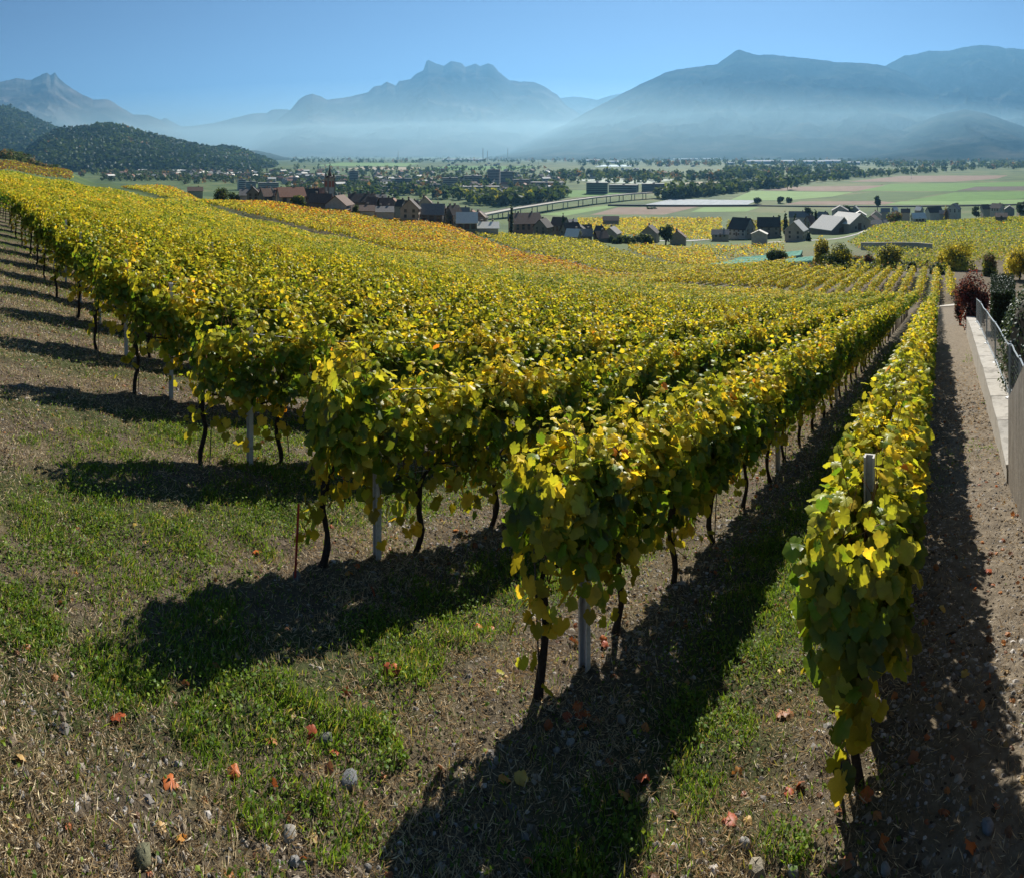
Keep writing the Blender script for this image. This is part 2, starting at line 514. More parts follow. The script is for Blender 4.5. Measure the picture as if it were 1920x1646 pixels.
mountain('mountain', 12500, 5000, 2200, [(-260, 190), (-150, 175), (-60, 160), (0, 153), (22, 149), (30, 147), (60, 150), (78, 140), (88, 136), (95, 141), (103, 135), (110, 146),
         (130, 163), (155, 178), (175, 186), (203, 186), (225, 200), (250, 215), (277, 215), (300, 224), (333, 247), (380, 285), (420, 292)], 21, M_ROCK, jag=.0022)
mountain('mountain', 15000, 4000, 2000, [(250, 260), (290, 228), (310, 221), (325, 230), (340, 237), (357, 237), (400, 231), (443, 220), (480, 212), (500, 212), (510, 205),
         (537, 205), (600, 215), (700, 240), (760, 285)], 22, M_ROCK, jag=.0015)
mountain('mountain', 12800, 5000, 2200, [(440, 288), (470, 262), (500, 240), (520, 225), (545, 205), (560, 187), (573, 179), (585, 176), (600, 180), (612, 187), (635, 185),
         (650, 182), (690, 173), (700, 163), (705, 161), (715, 161), (725, 153), (735, 157), (742, 161), (748, 152), (770, 148), (778, 140), (794, 131), (799, 115), (803, 112),
         (820, 120), (832, 123), (845, 115), (852, 115), (866, 119), (872, 125), (892, 119), (900, 124), (915, 119), (925, 122), (935, 135), (955, 150), (975, 153), (1000, 153),
         (1020, 162), (1045, 178), (1060, 196), (1120, 235), (1200, 288)], 23, M_ROCK, jag=.0022, nu=640)
mountain('mountain', 16500, 3500, 1500, [(940, 288), (1000, 215), (1050, 184), (1075, 181), (1090, 182), (1120, 187), (1145, 179), (1165, 175), (1230, 190), (1330, 285)], 24, M_ROCK, jag=.001)
mountain('mountain', 9500, 4500, 2500, [(905, 296), (930, 290), (960, 277), (1000, 258), (1060, 233), (1100, 210), (1150, 184), (1200, 158), (1250, 135), (1270, 130), (1330, 122),
         (1345, 120), (1365, 105), (1380, 95), (1387, 92), (1400, 98), (1420, 103), (1445, 102), (1500, 108), (1540, 112), (1570, 117), (1600, 117), (1640, 120), (1660, 124),
         (1700, 140), (1760, 175), (1820, 210), (1900, 250), (1990, 288)], 25, M_ROCK2, jag=.0018, nu=560)
mountain('mountain', 10900, 4500, 2200, [(1480, 285), (1560, 200), (1655, 126), (1695, 104), (1715, 102), (1740, 95), (1780, 95), (1810, 88), (1838, 84), (1875, 87), (1885, 91),
         (1900, 90), (1920, 93), (1990, 110), (2100, 130), (2250, 200)], 26, M_ROCK2, jag=.0018)
mountain('mountain', 6800, 2500, 1500, [(1560, 292), (1640, 268), (1700, 240), (1760, 215), (1810, 205), (1850, 213), (1920, 238), (2000, 262), (2080, 292)], 27, M_ROCK2, jag=.0015, nu=260)
mountain('hill', 4800, 1900, 900, [(-240, 170), (-120, 180), (0, 197), (25, 204), (50, 213), (80, 228), (110, 243), (150, 266), (190, 294), (230, 306)], 28, M_WOODHILL, jag=.004, gully=.1, nu=420, prof=.9, nscale=.8, key='hill_a')
mountain('hill', 2900, 900, 900, [(20, 312), (55, 280), (80, 257), (110, 243), (150, 240), (190, 234), (230, 238), (270, 250), (300, 256), (340, 267), (380, 276), (420, 288), (460, 302), (500, 312)], 29,
         M_WOODHILL, jag=.004, gully=.1, nu=420, prof=.75, nscale=.8, key='hill_b')
mountain('hill', 3300, 900, 900, [(330, 300), (380, 277), (420, 276), (445, 279), (470, 287), (500, 300), (525, 309)], 30, M_WOODHILL, jag=.003, gully=.1, nu=260, prof=.75, key='hill_c')
mountain('hill', 6000, 1200, 900, [(420, 298), (455, 281), (480, 282), (505, 287), (530, 294), (560, 299)], 31, M_WOODHILL, jag=.0015, gully=.1, nu=160, prof=.8)

# ------------------------------------------------------------------ air
def volume_box(name, x0, x1, y0, y1, z0, z1, dens, colr, g):
    me = MB().box(x0, x1, y0, y1, z0, z1).mesh(name)
    m, nt, out = new_mat(name)
    pv = nd(nt, 'ShaderNodeVolumePrincipled')
    pv.inputs['Color'].default_value = (*colr, 1)
    pv.inputs['Density'].default_value = dens
    pv.inputs['Anisotropy'].default_value = g
    nt.links.new(pv.outputs[0], out.inputs['Volume'])
    return tag(obj(name, me, m), kind='stuff')
volume_box('haze', -31000, 31000, -31000, 31000, -90, 2080, HAZE_DENSITY, (.175, .425, .70), .25)
volume_box('valley_mist', -18000, 21000, 3700, 13800, -85, 480, MIST_DENSITY, (.52, .78, .88), .3)
volume_box('valley_mist', -9000, 4600, 8200, 9900, -84, 450, 1.6e-4, (.52, .78, .88), .3)

# ------------------------------------------------------------------ leaves
_h = [(.08, -.10), (.22, -.17), (.40, -.08), (.43, .10), (.56, .22), (.59, .40), (.47, .56), (.38, .60), (.33, .76), (.18, .86), (0, 1.0)]
LEAF_O = np.array([(0, .08)] + _h + [(-a, b) for a, b in _h[-2::-1]])
def leaf_template(fold=.22, curl=.18):
    o = np.vstack([[(0, .36)], LEAF_O])
    z = -fold * np.abs(o[:, 0]) - curl * (o[:, 1] - .3) ** 2 + .045 * np.cos(np.arange(len(o)) * 2.4) * (np.arange(len(o)) > 0)
    v = np.column_stack([o[:, 0], o[:, 1], z])
    n = len(LEAF_O)
    f = np.array([(0, 1 + k, 1 + (k + 1) % n) for k in range(n)])[:, ::-1]
    return v, f
T_LEAF = leaf_template()
T_KITE = (np.array([(0, 0, 0), (.52, .42, -.14), (0, 1, -.05), (-.52, .42, -.14)]), np.array([(0, 1, 2), (0, 2, 3)]))
T_BLADE = (np.array([(-.5, 0, 0), (.5, 0, 0), (.32, .55, .06), (0, 1, .28)]), np.array([(0, 1, 2), (0, 2, 3)]))

def frames(normal, tip):
    n = normal / np.maximum(np.linalg.norm(normal, axis=1, keepdims=True), 1e-9)
    y = tip - n * np.sum(tip * n, axis=1, keepdims=True)
    y = y / np.maximum(np.linalg.norm(y, axis=1, keepdims=True), 1e-9)
    x = np.cross(y, n)
    return x, y, n

def scatter(tmpl, pos, normal, tip, size, col, width=None):
    tv, tf = tmpl
    x, y, n = frames(normal, tip)
    size = np.asarray(size)[:, None, None]
    w = size if width is None else np.asarray(width)[:, None, None]
    v = pos[:, None, :] + tv[None, :, 0:1] * w * x[:, None, :] + tv[None, :, 1:2] * size * y[:, None, :] + tv[None, :, 2:3] * size * n[:, None, :]
    k = len(tv)
    f = tf[None] + (np.arange(len(pos)) * k)[:, None, None]
    c = np.repeat(col, k, axis=0)
    if k == len(LEAF_O) + 1 and tmpl is T_LEAF:            # the blade yellows and browns from its rim
        n_ = len(pos)
        rim = np.concatenate([[0.0], np.full(k - 1, 1.0)])[None, :] * R.beta(1.2, 2.5, (n_, 1)) * R.uniform(.5, 1.2, (n_, k))
        to = np.array([(.42, .36, .05), (.26, .15, .045), (.45, .30, .05)])[R.integers(0, 3, n_)]
        c = (col[:, None, :] * (1 - .65 * rim[..., None]) + to[:, None, :] * .65 * rim[..., None]).reshape(-1, 3)
    return v.reshape(-1, 3), f.reshape(-1, 3), c

def rnd(n, k=3): return R.normal(size=(n, k))

PAL = {k: np.array(v) for k, v in dict(
    yg=(.345, .37, .037), yel=(.60, .47, .05), gr=(.11, .20, .020), dg=(.055, .10, .016), orr=(.55, .21, .03), ol=(.27, .26, .025), br=(.22, .10, .035)).items()}
def vine_colors(h, patch=None, pos=None, young=0.0):
    """autumn leaf colours, sunlit top and shaded sides painted in, by the height (0..1) at which the leaf grows"""
    n = len(h); u = R.random(n)
    if pos is not None:                                  # neighbouring leaves of a shoot turn together
        nz = N3.fbm(pos[0] * 2.6, pos[1] * 2.6, 2)
        u = np.clip(.55 * np.argsort(np.argsort(nz)) / n + .45 * u - young, 0, .9999)
    keys = ['dg', 'gr', 'ol', 'yg', 'yel', 'orr', 'br']
    top = np.array([.05, .14, .08, .36, .31, .05, .01])  # more yellow: the sunlit glow of the canopy top put into leaf colour
    mid = np.array([.30, .38, .10, .14, .07, .005, .005])  # mostly greens: shade on the canopy sides put into leaf colour
    bot = np.array([.05, .12, .26, .15, .33, .06, .03])
    wt = sstep(.55, .9, h)[:, None]; wb = 1 - sstep(.08, .35, h)[:, None]
    p = wt * top + wb * (1 - wt) * bot + (1 - wt) * (1 - wb) * mid
    if patch is not None:
        p = p * (1 - patch[:, None]) + patch[:, None] * np.array([.01, .03, .06, .26, .52, .09, .03])
    p = np.cumsum(p / p.sum(1, keepdims=True), axis=1)
    idx = (u[:, None] > p).sum(1).clip(0, 6)
    c = np.array([PAL[k] for k in keys])[idx]
    return c * R.uniform(.8, 1.2, (n, 1)) * R.uniform(.93, 1.07, (n, 3))

def vine_leaf_cloud(n, half=.56, end=False, big=1.0, x0=.03):
    """positions and attitudes of the leaves of one trained vine; x along the row"""
    x = R.uniform(x0 if end else -half, half, n)
    ph = R.uniform(0, 6)
    top = 1.56 + .10 * np.sin(x * 7 + ph) + R.normal(0, .06, n)
    low = .72 + .13 * np.sin(x * 5 + ph * 2)
    if end:
        top = top - .16 * np.clip((x0 + .24 - x) / .25, 0, 1)
        low = low - .02
    u = R.beta(1.45, .95, n)
    z = low + (top - low) * u
    hang = R.random(n) < (.05 if end else .05)
    z = np.where(hang, low - R.uniform(0, .32, n), z)
    shoot = R.random(n) < .075
    z = np.where(shoot, top + R.uniform(0, .22, n), z)
    half_w = .12 + .16 * np.sin(np.pi * np.clip((z - .5) / 1.35, 0, 1)) ** .7
    half_w = half_w * (1 + .35 * (N2.fbm(x * 2.5 + ph * 3, z * 2.5, 2) - .5) * 2)
    side = np.sign(R.random(n) - .5)
    y = side * half_w * np.sqrt(R.random(n)) * R.uniform(.85, 1.2, n)
    h = np.clip((z - .62) / 1.02, 0, 1)
    out = np.column_stack([R.normal(0, .35, n), side * (.75 - .45 * h), .15 + .95 * h ** 2])
    nor = out + rnd(n) * .52
    tip = np.column_stack([R.normal(0, .4, n), side * (.35 + .4 * h), -.9 + .55 * h]) + rnd(n) * .3
    if end:
        e = R.random(n) < .16
        x = np.where(e, x0 - .08 * R.random(n), x)
        y = np.where(e, R.uniform(-.22, .22, n), y)
        k = e.sum()
        nor[e] = np.column_stack([-np.ones(k), R.normal(0, .4, k), R.uniform(0, .8, k)])
        tip[e] = np.column_stack([-.4 * np.ones(k), R.normal(0, .4, k), -np.ones(k)])
        q = R.random(n) < .035                                  # an arching shoot that hangs by the trunk
        w = R.random(n)
        x = np.where(q, x0 - .20 * w + R.normal(0, .05, n), x); z = np.where(q, .80 - .50 * w + R.normal(0, .05, n), z); y = np.where(q, R.normal(0, .07, n), y)
    size = R.uniform(.055, .115, n) * (1 - .36 * sstep(.72, 1.0, h)) * big
    ex = N1.fbm(x * 3.4 + ph * 9, z * 3.4 + side * 7, 3)              # clumps and holes
    keep = ((ex > .455) | (R.random(n) < .24)) & ~((z < .62) & (np.abs(y) > .13)) & (np.abs(y) < .36)
    return np.column_stack([x, y, z])[keep], nor[keep], tip[keep], size[keep], np.clip((z - .62) / 1.02, 0, 1)[keep]

def leaf_mesh_variants():
    out = []
    for i, (k, j) in enumerate([('yg', 0), ('yel', 1), ('gr', 2), ('dg', 3), ('orr', 4), ('ol', 5), ('gr', 6), ('yg', 7), ('yel', 8), ('dg', 9), ('ol', 10), ('gr', 11)]):
        tv, tf = leaf_template(R.uniform(.05, .4), R.uniform(0, .4))
        tv = tv.copy(); tv[1:, :2] *= R.uniform(.9, 1.1, (len(tv) - 1, 1)); tv[1:, 2] += R.normal(0, .04, len(tv) - 1)
        c = np.tile(PAL[k], (len(tv), 1)) * R.uniform(.85, 1.15)
        edge = np.r_[0, np.ones(len(tv) - 1)][:, None]
        c = c * (1 - .25 * edge) + .25 * edge * PAL['yel' if k != 'dg' else 'ol']
        me = mesh_np('leaf', tv, tf, c, smooth=True); me.materials.append(M_LEAF)
        out.append((k, me))
    return out
LEAVES = leaf_mesh_variants()

def vine_foliage(n, end=False, big=1.0, x0=.03):
    p, no, ti, sz, h = vine_leaf_cloud(n, end=end, big=big, x0=x0)
    o = R.uniform(0, 50)
    v, f, c = scatter(T_LEAF, p, no, ti, sz, vine_colors(h, None, (p[:, 0] + o, p[:, 2] + p[:, 1]), .16 if x0 < 0 else .03))
    me = mesh_np('foliage', v, f, c, smooth=True); me.materials.append(M_LEAF)
    return me
FOL = [vine_foliage(1500) for _ in range(14)]
FOL_END = [vine_foliage(760, True) for _ in range(5)]
FOL_NEAR = [vine_foliage(1150) for _ in range(5)]
FOL_NEAR_END = [vine_foliage(520, True, 1.08) for _ in range(4)]
FOL_PATH_END = vine_foliage(760, True, 1.12, -.12)

def trunk_mesh(seed):
    r = random.Random(seed)
    pts, rr = [], []
    lean = r.uniform(-.10, .10); hgt = r.uniform(.62, .76); ph = r.uniform(0, 6)
    for k in range(9):
        u = k / 8
        pts.append((lean * math.sin(u * 2.2 + .3) - lean * .3 + .018 * math.sin(u * 9 + ph), .022 * math.sin(u * 7 + ph * 2) , -.06 + (hgt + .06) * u))
        rr.append(.030 * (1 - .32 * u) * r.uniform(.85, 1.2) + (.010 if k == 0 else 0) + (.014 if k == 7 else 0))
    m = MB().tube(pts, rr, 8)
    return m.mesh('trunk', True), pts[-1]
def cordon_mesh(top, seed, arms=(-1, 1)):
    r = random.Random(seed); m = MB()
    x, y, z = top
    for sg in arms:
        L = r.uniform(.36, .5)
        m.tube([(x, y, z - .04), (x + sg * .08, y, z + .06), (x + sg * L * .5, y + r.uniform(-.02, .02), .74 + r.uniform(-.02, .04)), (x + sg * L, y, .72 + r.uniform(-.03, .03))], [.019, .016, .012, .007], 6)
    return m.mesh('cordon', True)
def shoots_mesh(seed, lo=-.45):
    r = random.Random(seed); m = MB()
    for k in range(7):
        x = lo + (.45 - lo) / 6 * k + r.uniform(-.05, .05)
        y = r.uniform(-.03, .03)
        m.tube([(x, y, .72), (x + r.uniform(-.05, .05), y + r.uniform(-.08, .08), 1.05), (x + r.uniform(-.08, .08), y + r.uniform(-.14, .14), 1.4), (x + r.uniform(-.12, .12), y + r.uniform(-.2, .2), r.uniform(1.5, 1.85))], [.006, .005, .004, .002], 4, cap=False)
    return m.mesh('shoots', True)
TR = [trunk_mesh(k) for k in range(7)]
CO = [cordon_mesh(TR[k][1], k) for k in range(7)]
CO1 = [cordon_mesh(TR[k][1], k, (1,)) for k in range(7)]
SH = [shoots_mesh(k) for k in range(6)]
SH1 = [shoots_mesh(k + 20, .08) for k in range(4)]

ORD = ['zeroth', 'first', 'second', 'third', 'fourth', 'fifth', 'sixth', 'seventh', 'eighth', 'ninth', 'tenth', 'eleventh', 'twelfth', 'thirteenth', 'fourteenth',
       'fifteenth', 'sixteenth', 'seventeenth', 'eighteenth', 'nineteenth', 'twentieth']
ORD += ['twenty-' + o for o in ORD[1:10]] + ['thirtieth'] + ['thirty-' + o for o in ORD[1:10]]

NROWS = 175
cand = []
for n in range(NROWS):
    t = ROW0 + ROWGAP * n
    s0 = float(row_end(t)) - .55
    for k in range(60):
        s = s0 + 1.0 * k
        if s > 61: break
        x, y = st2xy(s, t)
        a = math.atan2(x, y)
        if abs(a) > .93 or y < 0: continue
        cand.append((math.hypot(x, y), n, k, s, t))
cand.sort()
INDIV = cand[:300]
TAKEN = set((c[1], c[2]) for c in INDIV)

def make_vine(d, n, k, s, t):
    x, y = st2xy(s + R.normal(0, .03), t + R.normal(0, .02))
    z = float(ground(x, y))
    flip = R.random() < .5 and k > 0
    root = empty('grapevine', (x, y, z), math.pi / 2 - rad(RA) + (math.pi if flip else 0))
    sc = R.uniform(.96, 1.05)
    root.scale = (1.0, 1.0, sc)
    # slope of the row: lean the canopy with the ground
    if k == 0 and n == 0: lab = 'grapevine at the near end of the row beside the path, low leaves by its trunk'
    elif k == 0: lab = 'grapevine at the near end of the %s row counted from the path' % ORD[n + 1]
    else: lab = 'grapevine standing %s from the near end in the %s row from the path' % (ORD[k + 1], ORD[n + 1])
    tag(root, lab, 'grapevine', 'grapevines trained in rows')
    i = int(R.integers(0, 7))
    obj('trunk', TR[i][0], M_BARK, root)
    if d < 16:
        obj('cordon', (CO1 if k == 0 else CO)[i], M_BARK, root)
    if d < 10:
        tag(obj('shoots', SH1[int(R.integers(0, 4))] if k == 0 else SH[int(R.integers(0, 6))], M_CANE, root), kind='stuff')
    near = d < 6.2
    if near:
        me = FOL_PATH_END if k == 0 and n == 0 else (FOL_NEAR_END if k == 0 else FOL_NEAR)[int(R.integers(0, 3))]
    else:
        me = (FOL_END if k == 0 else FOL)[int(R.integers(0, 5 if k == 0 else 14))]
    tag(obj('foliage', me, M_LEAF, root), kind='stuff')
    if near:
        p, no, ti, sz, h = vine_leaf_cloud(290, end=(k == 0), big=1.2 if k == 0 and n == 0 else 1.02, x0=-.12 if n == 0 else .03)
        cl = vine_colors(h, None, (p[:, 0] + n * 7 + k, p[:, 2] + p[:, 1]), .16 if n == 0 else .06)
        pal = np.array([PAL[q] for q, _ in LEAVES])
        X, Y, Z = frames(no, ti)
        for j in range(len(p)):
            dd = np.abs(pal / pal.sum(1, keepdims=True) - cl[j] / cl[j].sum()).sum(1) + .6 * np.abs(pal.sum(1) - cl[j].sum()) + R.random(len(pal)) * .25
            lf = bpy.data.objects.new('leaf', LEAVES[int(np.argmin(dd))][1])
            COL.objects.link(lf); lf.parent = root
            m = Matrix((X[j], Y[j], Z[j])).transposed().to_4x4()
            lf.matrix_local = Matrix.Translation(p[j]) @ m @ Matrix.Scale(float(sz[j]) * 1.05, 4)
    return root
for c in INDIV:
    make_vine(*c)

def rows_mesh(items, name, lodk=.0034, smin=.11, layers=3.0, colfn=None, mat=None, wide=1.0):
    """canopy of many far vines: items = arrays s, t of one-metre pieces of row"""
    S, T = items
    x, y = st2xy(S, T)
    d = np.hypot(x, y)
    size = np.maximum(smin, d * lodk)
    cnt = np.maximum(2, (layers * 1.05 / (size * size) * np.interp(d, [0, 60, 200], [1, .8, .7])).astype(int))
    idx = np.repeat(np.arange(len(S)), cnt)
    n = len(idx)
    ss = S[idx] + R.uniform(-.52, .52, n)
    h = R.beta(1.5, 1.0, n)
    wob = .30 * (N3.fbm(ss * .55, T[idx] * 3.1, 3) - .5) * 2
    z = .70 + (.96 + wob) * h
    yy = R.normal(0, 1, n) * (.10 + .10 * np.sin(np.pi * h ** .7)) * wide
    tt = T[idx] + yy
    X, Y = st2xy(ss, tt)
    Z = ground(X, Y) + z
    side = np.sign(yy)
    nt_ = np.column_stack([side * DT[0] * (.8 - .5 * h), side * DT[1] * (.8 - .5 * h), .2 + 1.0 * h]) + rnd(n) * .42
    tip = np.column_stack([R.normal(0, .6, n), R.normal(0, .6, n), -.8 + .6 * h])
    patch = np.clip((N1.fbm(ss * .06, tt * .06, 3) - .52) * 4, 0, .8)
    c = vine_colors(h, patch, (ss, tt * 2 + h)) if colfn is None else colfn(ss, tt, h, patch)
    sz = size[idx] * R.uniform(.75, 1.3, n)
    v, f, cc = scatter(T_KITE, np.column_stack([X, Y, Z]), nt_, tip, sz, c)
    me = mesh_np(name, v, f, cc)
    o = obj(name, me, mat or M_FAR)
    return o

# the vines beyond the nearest three hundred
S, T = [], []
for n in range(NROWS):
    t = ROW0 + ROWGAP * n
    s0 = float(row_end(t)) - .55
    for k in range(80):
        s = s0 + k
        if s > 61: break
        if (n, k) in TAKEN: continue
        x, y = st2xy(s, t)
        a = math.atan2(x, y)
        if abs(a) > .98 or y < 0: continue
        S.append(s); T.append(t)
S, T = np.array(S), np.array(T)
tag(rows_mesh((S, T), 'grapevines', wide=.8), 'continuous yellow-green canopy of the far vines of the big vineyard', 'grapevines', kind='stuff')

# trunks of those among them whose stems show: one stuff mesh
def trunks_far():
    m = MB()
    d = np.hypot(*st2xy(S, T))
    for s, t in zip(S[d < 45], T[d < 45]):
        x, y = st2xy(s, t); z = float(ground(x, y))
        q = random.uniform(-.05, .05)
        m.tube([(x, y, z - .05), (x + q, y + q * .5, z + .4), (x, y, z + .8)], [.035, .028, .025], 4, cap=False)
    tag(obj('grapevine_trunks', m.mesh('grapevine_trunks'), M_BARK), 'dark thin stems under the canopy of the farther vines', 'vine trunks', kind='stuff')
trunks_far()

# ------------------------------------------------------------------ posts, stakes, wires of the rows
def post_mesh(h=1.66, w=.035, dp=.026):
    m = MB()
    m.box(-w, w, -dp, -dp + .012, -.15, h); m.box(-w, -w + .012, -dp + .012, dp, -.15, h); m.box(w - .012, w, -dp + .012, dp, -.15, h)
    return m.mesh('post')
ME_POST = post_mesh()
for n in range(14):
    t = ROW0 + ROWGAP * n
    for j in range(6 if n < 3 else 3):
        s = float(row_end(t)) + 5.0 * j
        x, y = st2xy(s, t)
        if math.hypot(x, y) > 34: break
        o = obj('trellis_post', ME_POST, M_POST, None, (x, y, float(ground(x, y))), (0, 0, math.pi / 2 - rad(RA) + math.pi / 2 + R.normal(0, .05)))
        o.scale.z = 1.04 if n == 0 and j == 0 else R.uniform(.95, 1.02)
        if j == 0:
            lab = 'grey trellis post at the near end of the %s vine row from the path' % ORD[n + 1]
        else:
            lab = 'grey trellis post %s along the %s vine row from the path' % (ORD[j + 1], ORD[n + 1])
        tag(o, lab, 'post', 'grey posts of the vine rows')
for n in range(6):
    t = ROW0 + ROWGAP * n
    s0 = float(row_end(t))
    root = empty('trellis_wire', (*st2xy(s0, t), float(ground(*st2xy(s0, t)))))
    tag(root, 'thin metal trellis wires strung along the %s vine row from the path' % ORD[n + 1], 'wire', 'wires of the vine rows')
    bx, by, bz = root.location
    for hz in (.72, 1.1, 1.5):
        ss = np.linspace(s0, s0 + 24, 25)
        xs, ys = st2xy(ss, t + ss * 0)
        zs = ground(xs, ys) + hz
        obj('wire', MB().tube([(a - bx, b - by, c - bz) for a, b, c in zip(xs, ys, zs)], .0022, 4, cap=False).mesh('wire'), M_WIRE, root)

# thin stakes beside the trunks
ME_STAKE = MB().tube([(0, 0, -.1), (0, 0, 1.0)], .006, 6).mesh('stake')
for c in INDIV[:60]:
    d, n, k, s, t = c
    if k == 0 and n in (0, 2): continue
    x, y = st2xy(s + .07, t + .02)
    o = obj('stake', ME_STAKE, M_ROD, None, (x, y, float(ground(x, y))), (R.normal(0, .06), R.normal(0, .06), 0))
    tag(o, 'thin dark stake beside the %s vine of the %s row from the path' % (ORD[min(k + 1, 20)], ORD[min(n + 1, 20)]), 'stake', 'thin stakes beside the vine trunks')
p = at_px(553, 1088)
o = obj('stake', MB().tube([(0, 0, -.1), (0, 0, .62)], .010, 8).mesh('red_stake'), M_REDROD, None, p, (0, rad(3), 0))
tag(o, 'red stake leaning beside the end trunk of the third vine row', 'stake')
p = at_px(1588, 1470)
o = obj('stake', MB().tube([(0, 0, -.1), (0, 0, .95)], .011, 8).mesh('blue_stake'), M_BLUE, None, p, (0, 0, 0))
tag(o, 'dark blue stake beside the end trunk of the row along the path', 'stake')
hp = [(0, 0, -.05), (-.03, 0, .12), (-.05, -.01, .24), (-.03, -.01, .30), (.01, -.01, .29), (.03, 0, .22)]
o = obj('hose', MB().tube(hp, .011, 8).mesh('hose', True), M_ROD, None, at_px(1586, 1525))
tag(o, 'short black hose hooked over beside the end trunk near the path', 'hose')

# ------------------------------------------------------------------ farther vineyards
def field_rows(cond, s_rng, t_rng, step=1.0, gap=ROWGAP):
    t = np.arange(t_rng[0], t_rng[1], gap); s = np.arange(s_rng[0], s_rng[1], step)
    SS, TT = np.meshgrid(s, t)
    SS, TT = SS.ravel(), TT.ravel()
    x, y = st2xy(SS, TT)
    a, d = np.arctan2(x, y), np.hypot(x, y)
    px = CX + a * FOC
    k = cond(SS, TT, px, d) & (np.abs(a) < .98) & (y > 0)
    return SS[k], TT[k]
def palette_fn(base, spread=.22):
    keys = list(base); w = np.array([base[k] for k in keys], float); w /= w.sum()
    pal = np.array([PAL[k] for k in keys])
    def fn(s, t, h, patch):
        i = R.choice(len(keys), len(s), p=w)
        return pal[i] * R.uniform(1 - spread, 1 + spread, (len(s), 1))
    return fn
def orange_fn(s, t, h, patch):
    a = palette_fn(dict(yel=.40, yg=.38, ol=.19, orr=.03))(s, t, h, patch)
    b = palette_fn(dict(yel=.42, orr=.36, br=.12, ol=.10))(s, t, h, patch)
    w = np.clip((N2.fbm(s * .025, t * .012, 3) - .18) * 4, 0, 1) * sstep(48, 85, t) * (1 - .6 * sstep(230, 300, t)) * sstep(0, 18, s - 72)
    return np.where((R.random(len(s)) < w)[:, None], b, a)
def village_edge(px):
    return np.interp(px, [-50, 110, 300, 480, 617, 760, 1000, 1160, 1300, 1400], [380, 420, 400, 252, 250, 250, 262, 262, 250, 200])
it = field_rows(lambda s, t, px, d: (s > 66.5 + 5 * sstep(8, 30, t)) & (s < np.maximum(77 + .485 * t, 96)) & (d < village_edge(px)) & (px > -40), (66, 300), (-1.5, 420))
tag(rows_mesh(it, 'vineyard', layers=4.2, wide=1.35, colfn=orange_fn), 'golden orange vineyard beyond the cross path, below the church village', 'vineyard', kind='stuff')
it = field_rows(lambda s, t, px, d: (s > np.maximum(83.5 + .485 * t, 100)) & (s < 79 + .957 * t) & (d < village_edge(px)), (80, 300), (6, 300))
tag(rows_mesh(it, 'vineyard', colfn=palette_fn(dict(yel=.3, yg=.4, ol=.3))), 'olive yellow strip of vineyard next to the hamlet in the middle distance', 'vineyard', kind='stuff')
it = field_rows(lambda s, t, px, d: (s > 86 + .957 * t) & (d < 300) & (px > 1180) & (px < 1490) & (d < np.interp(px, [1180, 1330, 1345, 1490], [250, 262, 190, 165])), (90, 300), (6, 200))
tag(rows_mesh(it, 'vineyard', colfn=palette_fn(dict(yel=.5, yg=.4, orr=.1))), 'bright yellow vineyard just before the green netted plots', 'vineyard', kind='stuff')
# the hillside vineyard at the right, its rows lie across the view
def hill_rows():
    dd = np.arange(118, 372, 2.4)
    S_, T_ = [], []
    for d in dd:
        lo = np.interp(d, [118, 140, 170, 250, 340, 372], [1715, 1690, 1640, 1590, 1640, 1760])
        for px in np.arange(lo, 2000, 1.0 / d * FOC):
            a = (px - CX) / FOC
            s, t = xy2st(d * math.sin(a), d * math.cos(a))
            S_.append(s); T_.append(t)
    return np.array(S_), np.array(T_)
it = hill_rows()
tag(rows_mesh(it, 'vineyard', lodk=.003, layers=2.0, colfn=palette_fn(dict(yel=.10, yg=.34, ol=.40, gr=.14, orr=.02))), 'olive yellow hillside vineyard rising behind the hedges and shrubs', 'vineyard', kind='stuff')
def floor_rows(d0, d1, x0, x1, gap):
    S_, T_ = [], []
    for d in np.arange(d0, d1, gap):
        for px in np.arange(x0, x1, 1.6 / d * FOC):
            a = (px - CX) / FOC
            s, t = xy2st(d * math.sin(a), d * math.cos(a)); S_.append(s); T_.append(t)
    return np.array(S_), np.array(T_)
it = floor_rows(330, 600, 1086, 1352, 3.2)
tag(rows_mesh(it, 'vineyard', lodk=.0032, layers=1.5, colfn=palette_fn(dict(yel=.52, yg=.32, orr=.08, ol=.08))), 'bright golden vineyard between the two hamlets on the valley slope', 'vineyard', kind='stuff')
it = floor_rows(208, 284, 1300, 1470, 2.4)
tag(rows_mesh(it, 'vineyard', lodk=.0032, layers=1.6, colfn=palette_fn(dict(yel=.4, yg=.3, orr=.12, ol=.18))), 'narrow yellow vineyard between the teal nets and the dark roofed houses', 'vineyard', kind='stuff')
it = floor_rows(400, 560, 1365, 1560, 4.2)
tag(rows_mesh(it, 'vineyard', lodk=.0032, layers=.9, colfn=palette_fn(dict(ol=.5, br=.3, yg=.2))), 'thin brownish vineyard behind the dark roofed houses', 'vineyard', kind='stuff')
it = floor_rows(420, 560, -20, 135, 5.0)
tag(rows_mesh(it, 'vineyard', lodk=.003, layers=.8, colfn=palette_fn(dict(ol=.4, br=.5, yel=.1))), 'brown terraced vineyard on the far left knoll', 'vineyard', kind='stuff')

